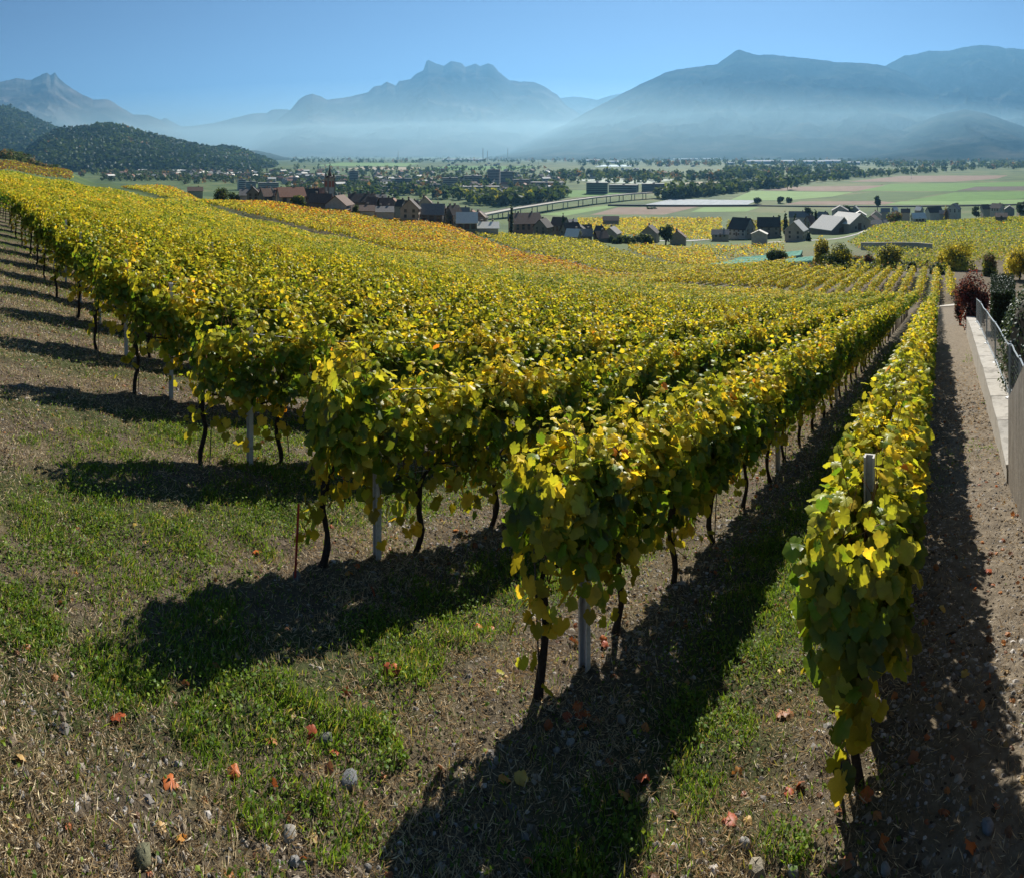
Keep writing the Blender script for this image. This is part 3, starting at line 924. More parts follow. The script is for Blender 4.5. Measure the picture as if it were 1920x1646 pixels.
# ------------------------------------------------------------------ wall, fence and hedges beside the path
def wall_t(s): return -.95 - .02 * (s - 8)
def wall_h(s): return float(np.interp(s, [8.2, 10, 14, 24, 36], [.25, .50, .72, .95, .85]))
def gst(s, t):
    x, y = st2xy(s, t)
    return Vector((x, y, float(ground(x, y))))
def loft_wall(name, ss, t0f, t1f, z0f, z1f, origin):
    """a wall between two lines t0(s) and t1(s), from z0 to z1 above the ground of its foot line"""
    m = MB(); vs = []
    for s in ss:
        b = gst(s, t0f(s)).z
        for t, z in ((t0f(s), b + z0f(s)), (t0f(s), b + z1f(s)), (t1f(s), b + z1f(s)), (t1f(s), b + z0f(s))):
            x, y = st2xy(s, t); vs.append((x - origin.x, y - origin.y, z - origin.z))
    n = len(ss); fs = []
    for i in range(n - 1):
        for k in range(4):
            fs.append((i * 4 + k, i * 4 + (k + 1) % 4, (i + 1) * 4 + (k + 1) % 4, (i + 1) * 4 + k))
    fs.append((0, 3, 2, 1)); e = (n - 1) * 4; fs.append((e, e + 1, e + 2, e + 3))
    m.add(vs, fs)
    return m.mesh(name)
o0 = gst(8.2, wall_t(8.2))
root = empty('retaining_wall', o0)
tag(root, 'low grey concrete retaining wall running along the path under a wire fence', 'wall')
ss = np.linspace(8.25, 36, 30)
obj('wall_face', loft_wall('wall_face', ss, wall_t, lambda s: wall_t(s) - .42, lambda s: -.5, lambda s: wall_h(s) - .05, o0), M_CONC, root)
cuts = np.linspace(8.26, 36, 19)
for a, b in zip(cuts[:-1], cuts[1:]):
    e = R.uniform(-.006, .006)
    obj('coping', loft_wall('coping', np.linspace(a + .008, b - .008, 4), lambda s: wall_t(s) + .012 + e, lambda s: wall_t(s) - .43, lambda s: wall_h(s) - .049, lambda s: wall_h(s) + e, o0), M_CONC2, root)
def mat_streak():
    m, nt, out = new_mat('streaked_concrete')
    tc = nd(nt, 'ShaderNodeTexCoord'); mp = nd(nt, 'ShaderNodeMapping'); mp.inputs['Scale'].default_value = (4, 4, .9)
    nt.links.new(tc.outputs['Object'], mp.inputs[0])
    b = nd(nt, 'ShaderNodeBsdfPrincipled'); b.inputs['Roughness'].default_value = .95; b.inputs['Specular IOR Level'].default_value = .1
    a = ramp(nt, noise(nt, mp.outputs[0], 1.6, 6, .7), [(.3, (.14, .125, .10)), (.5, (.215, .19, .155)), (.72, (.29, .26, .215))])
    c = ramp(nt, noise(nt, tc.outputs['Object'], 26, 6, .7), [(.35, (.5, .5, .5)), (.65, (1, 1, 1))])
    mu = nd(nt, 'ShaderNodeMix', data_type='RGBA', blend_type='MULTIPLY'); mu.inputs[0].default_value = .8
    nt.links.new(a, mu.inputs[6]); nt.links.new(c, mu.inputs[7])
    nt.links.new(mu.outputs[2], b.inputs['Base Color'])
    bp = nd(nt, 'ShaderNodeBump'); bp.inputs['Strength'].default_value = .5; bp.inputs['Distance'].default_value = .02
    nt.links.new(noise(nt, mp.outputs[0], 4, 6, .7), bp.inputs['Height']); nt.links.new(bp.outputs[0], b.inputs['Normal'])
    nt.links.new(b.outputs[0], out.inputs[0])
    return m
o1 = gst(8.2, -.975)
w2 = loft_wall('tall_wall', np.linspace(2.0, 8.22, 12), lambda s: -.975, lambda s: -1.40, lambda s: -.5,
               lambda s: float(np.interp(s, [2, 5, 6.5, 8.22], [2.6, 2.3, 1.95, 1.22])), o1)
o = obj('tall_wall', w2, mat_streak(), None, o1)
tag(o, 'tall streaked grey wall at the near right edge of the path', 'wall')

def fence(s0, s1, off, h, npost, label, sag=0.0):
    org = gst((s0 + s1) / 2, wall_t((s0 + s1) / 2))
    root = empty('wire_fence', org)
    tag(root, label, 'fence', 'wire mesh fences on the wall')
    def top(s, hz):
        x, y = st2xy(s, wall_t(s) - off)
        return Vector((x, y, gst(s, wall_t(s)).z + wall_h(s) + hz)) - org
    for s in np.linspace(s0, s1, npost):
        obj('post', MB().tube([top(s, -.02), top(s, h + .04)], .022, 8).mesh('post'), M_WIREG, root)
        x, y, z = top(s, 0)
        obj('foot_plate', MB().box(x - .06, x + .06, y - .06, y + .06, z - .002, z + .015).mesh('foot_plate'), M_WHITE, root)
    for hz in (h, .08):
        q = [top(s, hz) for s in np.linspace(s0, s1, 14)]
        obj('rail', MB().tube(q, .016, 6).mesh('rail'), M_WIREG, root)
    m = MB()
    for s in np.arange(s0, s1, .10):
        m.tube([top(s, .08), top(s, h)], .0017, 3, cap=False)
    for hz in np.arange(.16, h, .10):
        m.tube([top(s, hz) for s in np.linspace(s0, s1, 14)], .0017, 3, cap=False)
    tag(obj('wire_mesh', m.mesh('wire_mesh'), M_WIREG, root), kind='stuff')
M_WIREG = mat_noise('galvanised_wire', (.30, .34, .37), (.42, .46, .49), 9, .4, metal=.6)
M_WHITE = mat_noise('white_metal', (.7, .7, .68), (.8, .8, .78), 6, .5)
fence(11.2, 25.5, .34, 1.0, 5, 'long galvanised wire mesh fence on the far part of the low wall')
fence(8.45, 11.6, .40, .98, 3, 'short galvanised wire mesh fence section nearest the tall wall')

def leaf_blob(name, centres, n, size, pal_w, mat, parent=None, core=None, shell=.75, up=.25, tmpl=T_KITE, corem=None):
    """foliage as many leaves through the outer volume of a few unequal lobes (cx, cy, cz, rx, ry, rz)"""
    C = np.array(centres, float)
    w = (C[:, 3] * C[:, 4] + C[:, 4] * C[:, 5] + C[:, 3] * C[:, 5]); w = w / w.sum()
    i = R.choice(len(C), n, p=w)
    u = rnd(n); u /= np.linalg.norm(u, axis=1, keepdims=True)
    r = shell + (1.04 - shell) * R.random(n) ** .6
    pos = C[i, :3] + u * C[i, 3:] * r[:, None]
    nor = u + rnd(n) * .55 + np.array([0, 0, up])
    tip = rnd(n) * .6 + np.array([0, 0, -.7])
    keys = list(pal_w); p = np.array([pal_w[k] for k in keys], float); p /= p.sum()
    pal = np.array([PAL[k] if isinstance(k, str) else k for k in keys])
    clump = N1.fbm(pos[:, 0] / max(size * 9, .01) + pos[:, 2] * 1.7 / max(size * 9, .01), pos[:, 1] / max(size * 9, .01), 2)
    q = np.clip((np.argsort(np.argsort(clump)) / n) * .6 + R.random(n) * .4, 0, .9999)
    col = pal[(q[:, None] > np.cumsum(p)[None]).sum(1).clip(0, len(keys) - 1)] * R.uniform(.75, 1.25, (n, 1))
    v, f, c = scatter(tmpl, pos, nor, tip, size * R.uniform(.6, 1.35, n), col)
    me = mesh_np(name, v, f, c)
    o = obj(name, me, mat, parent)
    return o
PAL.update({k: np.array(v) for k, v in dict(
    ever=(.018, .032, .012), ever2=(.03, .05, .018), laur=(.085, .11, .045), red=(.16, .035, .03), red2=(.10, .04, .035), rose=(.22, .08, .06),
    tg=(.05, .08, .02), tg2=(.085, .11, .03), ty=(.36, .34, .04), tyy=(.58, .47, .06), tb=(.16, .10, .04), blu=(.05, .075, .055), tgd=(.03, .05, .016)).items()})

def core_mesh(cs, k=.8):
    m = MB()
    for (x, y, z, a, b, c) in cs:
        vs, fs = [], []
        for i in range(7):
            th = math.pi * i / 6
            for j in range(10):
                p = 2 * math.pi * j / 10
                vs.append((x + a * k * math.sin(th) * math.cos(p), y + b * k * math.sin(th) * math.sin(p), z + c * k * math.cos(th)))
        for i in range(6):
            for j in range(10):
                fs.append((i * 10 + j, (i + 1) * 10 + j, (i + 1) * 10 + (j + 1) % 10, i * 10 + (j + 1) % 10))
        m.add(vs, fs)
    return m.mesh('dark_core')
M_CORE = mat_noise('dark_core', (.012, .012, .008), (.03, .026, .016), 9, 1.0)  # solid dark core inside the leaf shell, no separate branches

def hedge_box(px0, px1, d0, d1, ztop, zbot, name, label, pal, mat, size, n):
    """a clipped hedge of box form between two view lines"""
    p0, p1 = P(px0, d0), P(px1, d0)
    q0 = P(px0, d1)
    ex = Vector((p1[0] - p0[0], p1[1] - p0[1], 0)); ey = Vector((q0[0] - p0[0], q0[1] - p0[1], 0))
    org = Vector((p0[0], p0[1], zbot))
    root = empty(name, org); tag(root, label, 'hedge')
    u = R.random((n, 3)); face = R.random(n); k = R.integers(0, 3, n); sd = R.integers(0, 2, n)
    dep = R.random(n) * .10
    u[np.arange(n), k] = np.where(sd == 1, 1 - dep, dep)
    u[(k == 2), 2] = 1 - dep[k == 2] * .6
    bump = .05 * (N2.fbm(u[:, 0] * 6, u[:, 2] * 6 + u[:, 1] * 5, 2) - .5)
    nrm = np.zeros((n, 3)); nrm[np.arange(n), k] = np.where(sd == 1, 1, -1); nrm[k == 2, 2] = 1
    X = np.array([ex.x, ex.y, 0]); Y = np.array([ey.x, ey.y, 0]); Z = np.array([0, 0, ztop - zbot])
    pos = (u[:, 0:1] + bump[:, None]) * X + u[:, 1:2] * Y + (u[:, 2:3] + bump[:, None] * .6) * Z
    N = nrm[:, 0:1] * X / ex.length + nrm[:, 1:2] * Y / ey.length + nrm[:, 2:3] * np.array([0, 0, 1])
    keys = list(pal); w = np.array([pal[a] for a in keys], float); w /= w.sum()
    col = np.array([PAL[a] for a in keys])[R.choice(len(keys), n, p=w)] * R.uniform(.7, 1.3, (n, 1))
    v, f, c = scatter(T_KITE, pos, N + rnd(n) * .5, rnd(n) * .7 + np.array([0, 0, -.4]), size * R.uniform(.6, 1.3, n), col)
    tag(obj('foliage', mesh_np('foliage', v, f, c), mat, root), kind='stuff')
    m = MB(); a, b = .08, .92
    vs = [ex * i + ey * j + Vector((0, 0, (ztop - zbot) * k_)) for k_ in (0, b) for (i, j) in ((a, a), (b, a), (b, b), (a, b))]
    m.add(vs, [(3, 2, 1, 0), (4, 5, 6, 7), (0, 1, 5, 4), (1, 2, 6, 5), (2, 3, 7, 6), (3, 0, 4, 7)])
    obj('dark_core', m.mesh('dark_core'), M_CORE, root)
zpx = lambda y, d: ZC - (y - HOR) / FOC * d
hedge_box(1858, 1906, 19.0, 22.0, zpx(512, 22), zpx(640, 19), 'clipped_hedge', 'dark green square clipped hedge behind the wire fence', dict(ever=.6, ever2=.4), M_GLOSSY, .05, 9000)

def bush(px, d, ytop, ybase, wpx, pal, label, name='shrub', mat=None, size=None, n=2500, lobes=7, seed=1, group=None, cat='shrub', tall=1.0, core=True):
    r = random.Random(seed)
    x, y = P(px, d); zb, zt = zpx(ybase, d), zpx(ytop, d)
    gz_ = float(ground(x, y)); 
    w, h = wpx / FOC * d, zt - zb
    root = empty(name, (x, y, min(zb, gz_))); tag(root, label, cat, group)
    dz = zb - min(zb, gz_)
    cs = []
    for k in range(lobes):
        a = 2 * math.pi * k / lobes + r.uniform(-.5, .5)
        q = r.uniform(.12, .30) * w
        hh = r.uniform(.35, .95)
        rz = h * r.uniform(.20, .34)
        cs.append((math.cos(a) * q, math.sin(a) * q, dz + max(rz * .8, h * hh - rz), w * r.uniform(.18, .30), w * r.uniform(.18, .30), rz))
    cs.append((0, 0, dz + h * .5, w * .33, w * .33, h * .48))
    tag(leaf_blob('foliage', cs, n, size or max(.05, d * .0032), pal, mat or M_TREE, root, shell=.30 if d > 60 else .45), kind='stuff')
    m = MB()
    for k in range(5):
        a = 2 * math.pi * k / 5 + r.uniform(-.4, .4)
        m.tube([(0, 0, -.1), (math.cos(a) * w * .08, math.sin(a) * w * .08, dz + h * .3), (math.cos(a) * w * .22, math.sin(a) * w * .22, dz + h * .75)], [.05 + w * .008, .04 + w * .004, .01], 5)
    obj('stem', m.mesh('stem'), M_TRUNK, root)
    if core and w < 3.2 and d < 60: obj('dark_core', core_mesh(cs, .42), M_CORE, root)
    return root
# rounded glossy hedge at the right edge
x, y = P(2010, 12.4); zc = zpx(660, 12.4)
root = empty('rounded_hedge', (x, y, float(ground(x, y)))); tag(root, 'big rounded glossy leaved hedge above the tall wall at the right edge', 'hedge')
zc -= root.location.z
cs = [(0, 0, zc, 1.60, 1.5, 1.80), (1.1, .9, zc - .2, 1.5, 1.5, 1.6), (.9, -.6, zc - .3, 1.2, 1.3, 1.5)]
tag(leaf_blob('foliage', cs, 15000, .062, dict(laur=.5, ever2=.3, blu=.2), M_GLOSSY, root, shell=.9, up=.3), kind='stuff')
obj('dark_core', core_mesh(cs, .93), M_CORE, root)
bush(1824, 31, 500, 612, 78, dict(red=.35, red2=.35, rose=.2, ever2=.1), 'dark red leaved shrub beside the path at the end of the wall', 'red_shrub', n=5200, size=.10, seed=3, lobes=9)
bush(1800, 36, 540, 600, 30, dict(ever2=.3, red2=.4, tb=.3), 'small dark brownish shrub just left of the red leaved one', 'shrub', n=1500, size=.10, seed=4)

B = [
 (1538, 118, 440, 505, 34, dict(ty=.45, tyy=.25, tg2=.3), 'tall pale yellow-green shrub, leftmost before the big barn', 11, 2600),
 (1573, 114, 452, 510, 66, dict(tg=.4, tg2=.3, ty=.3), 'broad olive green shrub below the big barn', 12, 4200),
 (1668, 116, 455, 512, 50, dict(ty=.4, tg2=.35, tyy=.25), 'rounded yellow-olive shrub in the gap left of the hillside vineyard', 13, 3400),
 (1629, 118, 472, 508, 26, dict(tb=.5, rose=.2, tg2=.3), 'low reddish brown shrub between two larger olive shrubs', 14, 1400),
 (1710, 106, 488, 520, 24, dict(ever=.5, ever2=.5), 'small dark evergreen shrub at the end of the vine rows', 15, 1500),
 (1757, 100, 490, 526, 38, dict(blu=.5, tg=.3, ever2=.2), 'grey green rounded shrub above the end of the path', 16, 2400),
 (1797, 110, 446, 520, 70, dict(tyy=.4, ty=.4, tg2=.2), 'large loose yellow shrub above the red leaved one', 17, 4600),
 (1770, 118, 462, 515, 34, dict(ty=.6, tyy=.4), 'slender yellow shrub left of the large loose yellow one', 18, 1800),
 (1912, 92, 452, 520, 72, dict(ty=.4, tyy=.3, tg2=.3), 'yellow-green shrub at the right edge above the square hedge', 19, 4200),
 (1856, 98, 470, 520, 40, dict(ty=.3, tg2=.4, tb=.3), 'medium olive shrub behind the square hedge', 20, 2200),
 (1456, 150, 466, 492, 52, dict(tg=.5, tgd=.3, tg2=.2), 'low dark green shrub between the netted plots', 21, 2000),
 (1605, 128, 478, 505, 40, dict(tg=.4, tb=.3, tg2=.3), 'low brownish green shrub right of the broad olive one', 22, 1600),
]
for px, d, yt, yb, w, pal, lab, sd, n in B:
    bush(px, d, yt, yb, w, pal, lab, n=n, seed=sd, group='shrubs below the hillside vineyard', size=d * .0030)

# ------------------------------------------------------------------ valley floor
ZF = -70.0
def floor_pt(px, y):
    d = -ZF * FOC / (y - HOR)
    a = (px - CX) / FOC
    return d * math.sin(a), d * math.cos(a)
def patch(pts, mat, lift=.12, name='field'):
    v = [(*floor_pt(*p), ZF + ZC + lift) for p in pts]
    # densify the edges so that straight field edges stay straight on the ground
    me = bpy.data.meshes.new(name); me.from_pydata(v, [], [tuple(range(len(v)))]); me.update()
    tag(obj(name, me, mat), kind='structure')
def mat_field(name, a, b, sc=.05):
    return mat_noise(name, a, b, sc, .95, spec=.1)
F_BROWN = mat_field('ploughed_field', (.15, .105, .075), (.21, .155, .115))
F_DARK = mat_field('dark_soil_field', (.07, .062, .05), (.10, .09, .075))
F_GREEN = mat_field('meadow', (.075, .15, .035), (.10, .19, .045))
F_GREEN2 = mat_field('pale_meadow', (.12, .20, .06), (.16, .25, .085))
F_DGREEN = mat_field('dark_meadow', (.05, .09, .03), (.07, .12, .035))
F_PALE = mat_field('covered_crop', (.30, .34, .28), (.40, .44, .37), .02)
F_BEIGE = mat_field('stubble_field', (.26, .22, .15), (.34, .29, .20))
F_POLY = mat_field('fleece_tunnels', (.20, .23, .24), (.40, .43, .44), .12)
F_WATER = mat_field('pale_roofs', (.45, .55, .6), (.55, .65, .7), .02)
for pts, m, l in [
    ([(1425, 357), (1480, 350.5), (1660, 348), (1605, 359)], F_BROWN, .12),
    ([(1590, 341), (1690, 330), (1890, 329), (1870, 335), (1790, 341)], F_BROWN, .12),
    ([(1470, 384), (1500, 378), (1640, 377), (1680, 380), (1660, 384)], F_BROWN, .13),
    ([(1795, 357.5), (1830, 351), (1930, 350), (1930, 357)], F_DARK, .13),
    ([(1100, 405), (1160, 389), (1310, 388), (1250, 402), (1190, 410)], F_BROWN, .14),
    ([(1010, 403), (1130, 386), (1160, 387), (1060, 405)], F_GREEN2, .13),
    ([(1062, 404), (1162, 387.5), (1200, 388), (1110, 403)], F_DGREEN, .11),
    ([(1295, 398), (1320, 389), (1425, 389), (1400, 397)], F_GREEN2, .13),
    ([(1075, 338), (1120, 334), (1275, 336.5), (1210, 345), (1120, 343)], F_PALE, .15),
    ([(1240, 352), (1300, 341), (1420, 341.5), (1330, 352)], F_BEIGE, .13),
    ([(1205, 385), (1260, 373.5), (1420, 376), (1400, 385)], F_POLY, .15),
    ([(1370, 375), (1410, 358), (1600, 361), (1560, 369), (1470, 376)], F_GREEN2, .11),
    ([(1560, 370), (1640, 360), (1770, 361), (1700, 376), (1600, 377)], F_DGREEN, .11),
    ([(1610, 358), (1670, 345), (1930, 341), (1930, 349), (1830, 350), (1790, 359)], F_GREEN, .11),
    ([(1700, 377), (1790, 361), (1930, 359), (1930, 372), (1800, 378)], F_GREEN, .12),
    ([(1660, 384), (1690, 378), (1930, 374), (1930, 382)], F_GREEN2, .11),
    ([(590, 311), (640, 305), (790, 306), (760, 312)], F_GREEN2, .15),
    ([(790, 319), (840, 311), (1010, 312), (960, 320)], F_GREEN, .15),
    ([(640, 318), (680, 313), (790, 314), (780, 319)], F_BEIGE, .15),
    ([(1040, 372), (1070, 357), (1200, 358), (1190, 364), (1120, 368)], F_GREEN, .11),
    ([(1480, 296.5), (1620, 293.5), (1930, 293), (1930, 301), (1760, 302), (1600, 298)], F_GREEN, .2),
    ([(1180, 297), (1280, 295), (1420, 296), (1380, 298.5)], F_GREEN2, .2),
    ([(1115, 312.5), (1130, 309.5), (1190, 309.5), (1185, 312.5)], F_WATER, .2),
    ([(1470, 333.5), (1480, 329), (1500, 329), (1500, 333.5)], F_GREEN2, .16),
    ([(850, 440), (905, 428), (960, 429), (985, 440)], F_GREEN2, 0),
]:
    if l: patch(pts, m, l)

# ------------------------------------------------------------------ houses
M_WALLS = {k: mat_noise('wall_' + k, tuple(.48 * x for x in c), tuple(.68 * x for x in c), .8, .9) for k, c in dict(
    white=(.62, .59, .53), cream=(.55, .47, .36), pink=(.50, .33, .24), grey=(.38, .37, .35), stone=(.30, .27, .23), green=(.33, .36, .26), ochre=(.48, .36, .20)).items()}
def mat_roof(name, a, b):
    return mat_noise(name, a, b, 1.6, .85, .3, 12)
M_ROOFS = dict(brown=mat_roof('roof_brown', (.085, .055, .042), (.14, .095, .075)), dark=mat_roof('roof_dark', (.035, .03, .028), (.065, .055, .05)),
               red=mat_roof('roof_red', (.16, .075, .05), (.23, .12, .08)), grey=mat_roof('roof_grey', (.13, .125, .12), (.20, .195, .185)),
               pale=mat_roof('roof_pale', (.56, .54, .48), (.70, .67, .60)))
M_SHUT = mat_noise('shutter', (.10, .06, .04), (.14, .09, .06), 3, .7)
def gable_parts(w, dp, hw, hr, sink, over=.45):
    m = MB()
    a, b = w / 2, dp / 2
    vs = [(-a, -b, -sink), (a, -b, -sink), (a, b, -sink), (-a, b, -sink), (-a, -b, hw), (a, -b, hw), (a, b, hw), (-a, b, hw), (-a, 0, hw + hr), (a, 0, hw + hr)]
    m.add(vs, [(3, 2, 1, 0), (0, 1, 5, 4), (2, 3, 7, 6), (1, 2, 6, 9, 5), (3, 0, 4, 8, 7)])
    wall = m.mesh('wall')
    r = MB(); th = .22; k = hr / b
    for sg in (-1, 1):
        e = b + over
        p = [(-a - over, sg * e, hw - over * k + .03), (a + over, sg * e, hw - over * k + .03), (a + over, 0, hw + hr + .03), (-a - over, 0, hw + hr + .03)]
        q = [(x, y, z + th) for x, y, z in p]
        f = [(0, 1, 2, 3), (7, 6, 5, 4), (0, 4, 5, 1), (1, 5, 6, 2), (2, 6, 7, 3), (3, 7, 4, 0)]
        r.add(p + q, f if sg > 0 else [tuple(reversed(x)) for x in f])
    return wall, r.mesh('roof')
def house(x0, x1, ytop, ybase, d, rot, wall, roof, label, cat='house', name='house', depth=None, pitch=.42, cols=3, floors=2, chim=1, group=None, sink=None, wfrac=1.0):
    px = (x0 + x1) / 2; x, y = P(px, d)
    a = (px - CX) / FOC
    wv = (x1 - x0) / FOC * d; hv = (ybase - ytop) / FOC * d
    zb = zpx(ybase, d)
    rr = rad(rot)
    dep = depth or max(wv * .8, 7.5)
    # width so that the turned house keeps its visible width
    w = max(3.0, (wv - dep * abs(math.sin(rr))) / max(.35, abs(math.cos(rr)))) if rot % 90 else (wv if rot % 180 == 0 else dep)
    if rot % 180 == 90: dep = wv
    hr = min(hv * .60, dep / 2 * .95); hw = hv - hr
    gz_ = float(ground(x, y))
    sk = max(1.0, zb - gz_ + 1.0)
    root = empty(name, (x, y, zb), -a + rr)
    tag(root, label, cat, group)
    wm, rm = gable_parts(w, dep, hw, hr, sk)
    obj('wall', wm, M_WALLS[wall], root)
    ro = obj('roof', rm, M_ROOFS[roof], root)
    for c in range(chim):
        cx = (-.25 + .5 * c) * w if chim > 1 else .22 * w
        obj('chimney', MB().box(cx - .35, cx + .35, .5, 1.2, hw + hr * .45, hw + hr + .9).box(cx - .45, cx + .45, .42, 1.28, hw + hr + .9, hw + hr + 1.02).mesh('chimney'), M_WALLS['stone'], ro)
    fh = hw / max(1, floors)
    if fh > 1.2:
        W = .55 if w < 12 else .65
        me = MB().box(-W, W, -.06, .05, -.65, .65).mesh('window')
        me2 = MB().box(-.225, .225, -.09, .05, -.68, .68).mesh('shutter')
        for fl in range(floors):
            zc_ = fh * (fl + .55)
            for k in range(cols):
                xx = (k + .5) / cols * w - w / 2
                wi = obj('window', me, M_WIN, root, (xx, -dep / 2, zc_))
                if d < 300 and cols < 5:
                    for sg in (-1, 1): obj('shutter', me2, M_SHUT, wi, (sg * (W + .225), 0, 0))
            for sg in (-1, 1):
                for k in range(2):
                    yy = (k - .5) * dep * .45
                    obj('window', me, M_WIN, root, (sg * w / 2, yy, zc_), (0, 0, math.pi / 2))
        obj('door', MB().box(-.5, .5, -dep / 2 - .07, -dep / 2 + .05, 0, 2.05).mesh('door'), M_SHUT, root)
    return root
GV = 'houses of the village round the church'
V = [
 (450, 464, 356, 372, 285, 0, 'white', 'grey', 'small pale house at the left end of the church village'),
 (463, 486, 351, 374, 275, 90, 'stone', 'dark', 'dark roofed gabled house second from the left of the church village'),
 (485, 511, 354, 376, 262, 20, 'stone', 'brown', 'brown roofed house third from the left of the church village'),
 (505, 526, 357, 374, 285, 0, 'stone', 'dark', 'low dark house tucked between two brown roofs left of the church'),
 (517, 573, 352, 378, 258, 12, 'cream', 'red', 'wide house with reddish roof left of the church'),
 (569, 596, 355, 382, 262, 0, 'stone', 'dark', 'dark roofed house just left of the church tower'),
 (594, 616, 353, 372, 275, 0, 'cream', 'red', 'reddish roofed church hall joined to the tower'),
 (580, 624, 364, 389, 242, -10, 'stone', 'brown', 'long brown roof below the church tower'),
 (610, 663, 367, 394, 236, 65, 'white', 'brown', 'house with a broad white gable below the church'),
 (654, 703, 364, 387, 258, 0, 'stone', 'dark', 'long dark roof right of the church'),
 (686, 712, 371, 394, 250, -15, 'cream', 'brown', 'brown roofed house right of the long dark roof'),
 (709, 738, 372, 396, 250, 10, 'white', 'brown', 'brown roofed house with white walls in mid village'),
 (660, 701, 386, 400, 232, 0, 'white', 'brown', 'low white walled house at the field edge, mid village'),
 (706, 737, 388, 402, 234, 0, 'white', 'grey', 'low white house at the field edge right of another low one'),
 (749, 790, 374, 410, 240, 80, 'cream', 'dark', 'dark gabled house with cream front in the village'),
 (786, 809, 369, 388, 275, 90, 'cream', 'brown', 'pale walled house standing high behind others, right of mid village'),
 (789, 835, 383, 414, 246, -8, 'stone', 'grey', 'house with wide grey roof right of the cream gabled one'),
 (833, 867, 386, 422, 250, 30, 'stone', 'dark', 'dark roofed house near the right end of the church village'),
 (857, 894, 399, 428, 238, 0, 'green', 'pale', 'house with pale roof and greenish walls at the field edge'),
 (889, 909, 397, 416, 270, 90, 'pink', 'brown', 'small pinkish house right of the pale roofed one'),
 (868, 905, 408, 424, 262, 0, 'stone', 'dark', 'low dark roof between the greenish and the pinkish house'),
 (893, 934, 417, 432, 240, 0, 'white', 'pale', 'low shed with a pale roof at the right end of the church village'),
 (352, 380, 351, 362, 420, 0, 'cream', 'brown', 'lone low house far left of the church village'),
]
for i, (a, b, c, e, d, r, w_, rf, lab) in enumerate(V):
    house(a, b, c, e, d, r, w_, rf, lab, group=GV, chim=1 + i % 2, cols=2 if b - a < 26 else 3)
GH = 'houses of the hamlet in the middle distance'
for i, (a, b, c, e, d, r, w_, rf, lab, kw) in enumerate([
 (953, 1017, 400, 428, 300, 15, 'pink', 'brown', 'big pink apartment house with dormers in the middle hamlet', dict(cols=5, floors=2, chim=2)),
 (1000, 1036, 411, 437, 285, 60, 'stone', 'dark', 'dark roofed house in front of the pink apartment house', {}),
 (1033, 1066, 408, 432, 300, -20, 'stone', 'brown', 'brown roofed house right of the pink apartment house', {}),
 (1050, 1090, 418, 446, 275, 25, 'stone', 'dark', 'dark broad roof in mid hamlet', {}),
 (1060, 1090, 430, 449, 262, -15, 'stone', 'pale', 'pale roofed house at the field edge of the hamlet', {}),
 (1085, 1110, 430, 448, 270, 0, 'stone', 'grey', 'grey roofed house right of the pale roofed one', {}),
 (1112, 1141, 434, 452, 272, 20, 'stone', 'brown', 'low brown roofed house near the green hedge', {}),
 (1130, 1165, 426, 444, 295, 70, 'cream', 'grey', 'cream gabled house at the right of the hamlet', {}),
 (1064, 1080, 412, 420, 380, 0, 'white', 'grey', 'small white house behind the hamlet', {}),
 (1200, 1238, 423, 444, 290, 75, 'cream', 'dark', 'gabled house left of the dark round tree', {}),
 (1261, 1282, 433, 452, 285, 80, 'cream', 'brown', 'small gabled house right of the dark round tree', {}),
 (1131, 1160, 406, 417, 480, 0, 'stone', 'brown', 'lone low barn among golden vines', dict(cols=1, chim=0)),
]):
    house(a, b, c, e, d, r, w_, rf, lab, group=GH, **kw)
GR = 'houses of the village round the big barn'
for i, (a, b, c, e, d, r, w_, rf, lab, kw) in enumerate([
 (1365, 1416, 409, 440, 345, -28, 'white', 'dark', 'large white house with a dark roof left of the big barn', dict(cols=4)),
 (1335, 1366, 431, 443, 330, 0, 'cream', 'grey', 'low annex left of the large white house', dict(cols=2, floors=1)),
 (1421, 1462, 408, 440, 340, 0, 'stone', 'dark', 'wide dark roofed house second left of the big barn', {}),
 (1413, 1435, 432, 443, 290, 80, 'white', 'pale', 'small shed with a pale roof', dict(cols=1, floors=1, chim=0)),
 (1471, 1515, 414, 447, 300, 72, 'cream', 'pale', 'gabled chalet with a pale roof left of the big barn', {}),
 (1480, 1515, 397, 412, 420, 0, 'white', 'grey', 'white house behind the chalet', {}),
 (1508, 1530, 405, 424, 370, 30, 'stone', 'brown', 'brown roofed house behind the chalet at the right', {}),
 (1530, 1556, 398, 418, 400, -30, 'stone', 'grey', 'grey roofed house just behind the big barn', {}),
 (1707, 1736, 400, 414, 330, 15, 'white', 'pale', 'small shed with pale roof on the hillside road', dict(cols=2, floors=1, chim=0)),
 (1867, 1888, 400, 410, 330, 0, 'stone', 'dark', 'small dark stone hut on the hill crest', dict(cols=1, floors=1, chim=0)),
]):
    house(a, b, c, e, d, r, w_, rf, lab, group=GR, **kw)
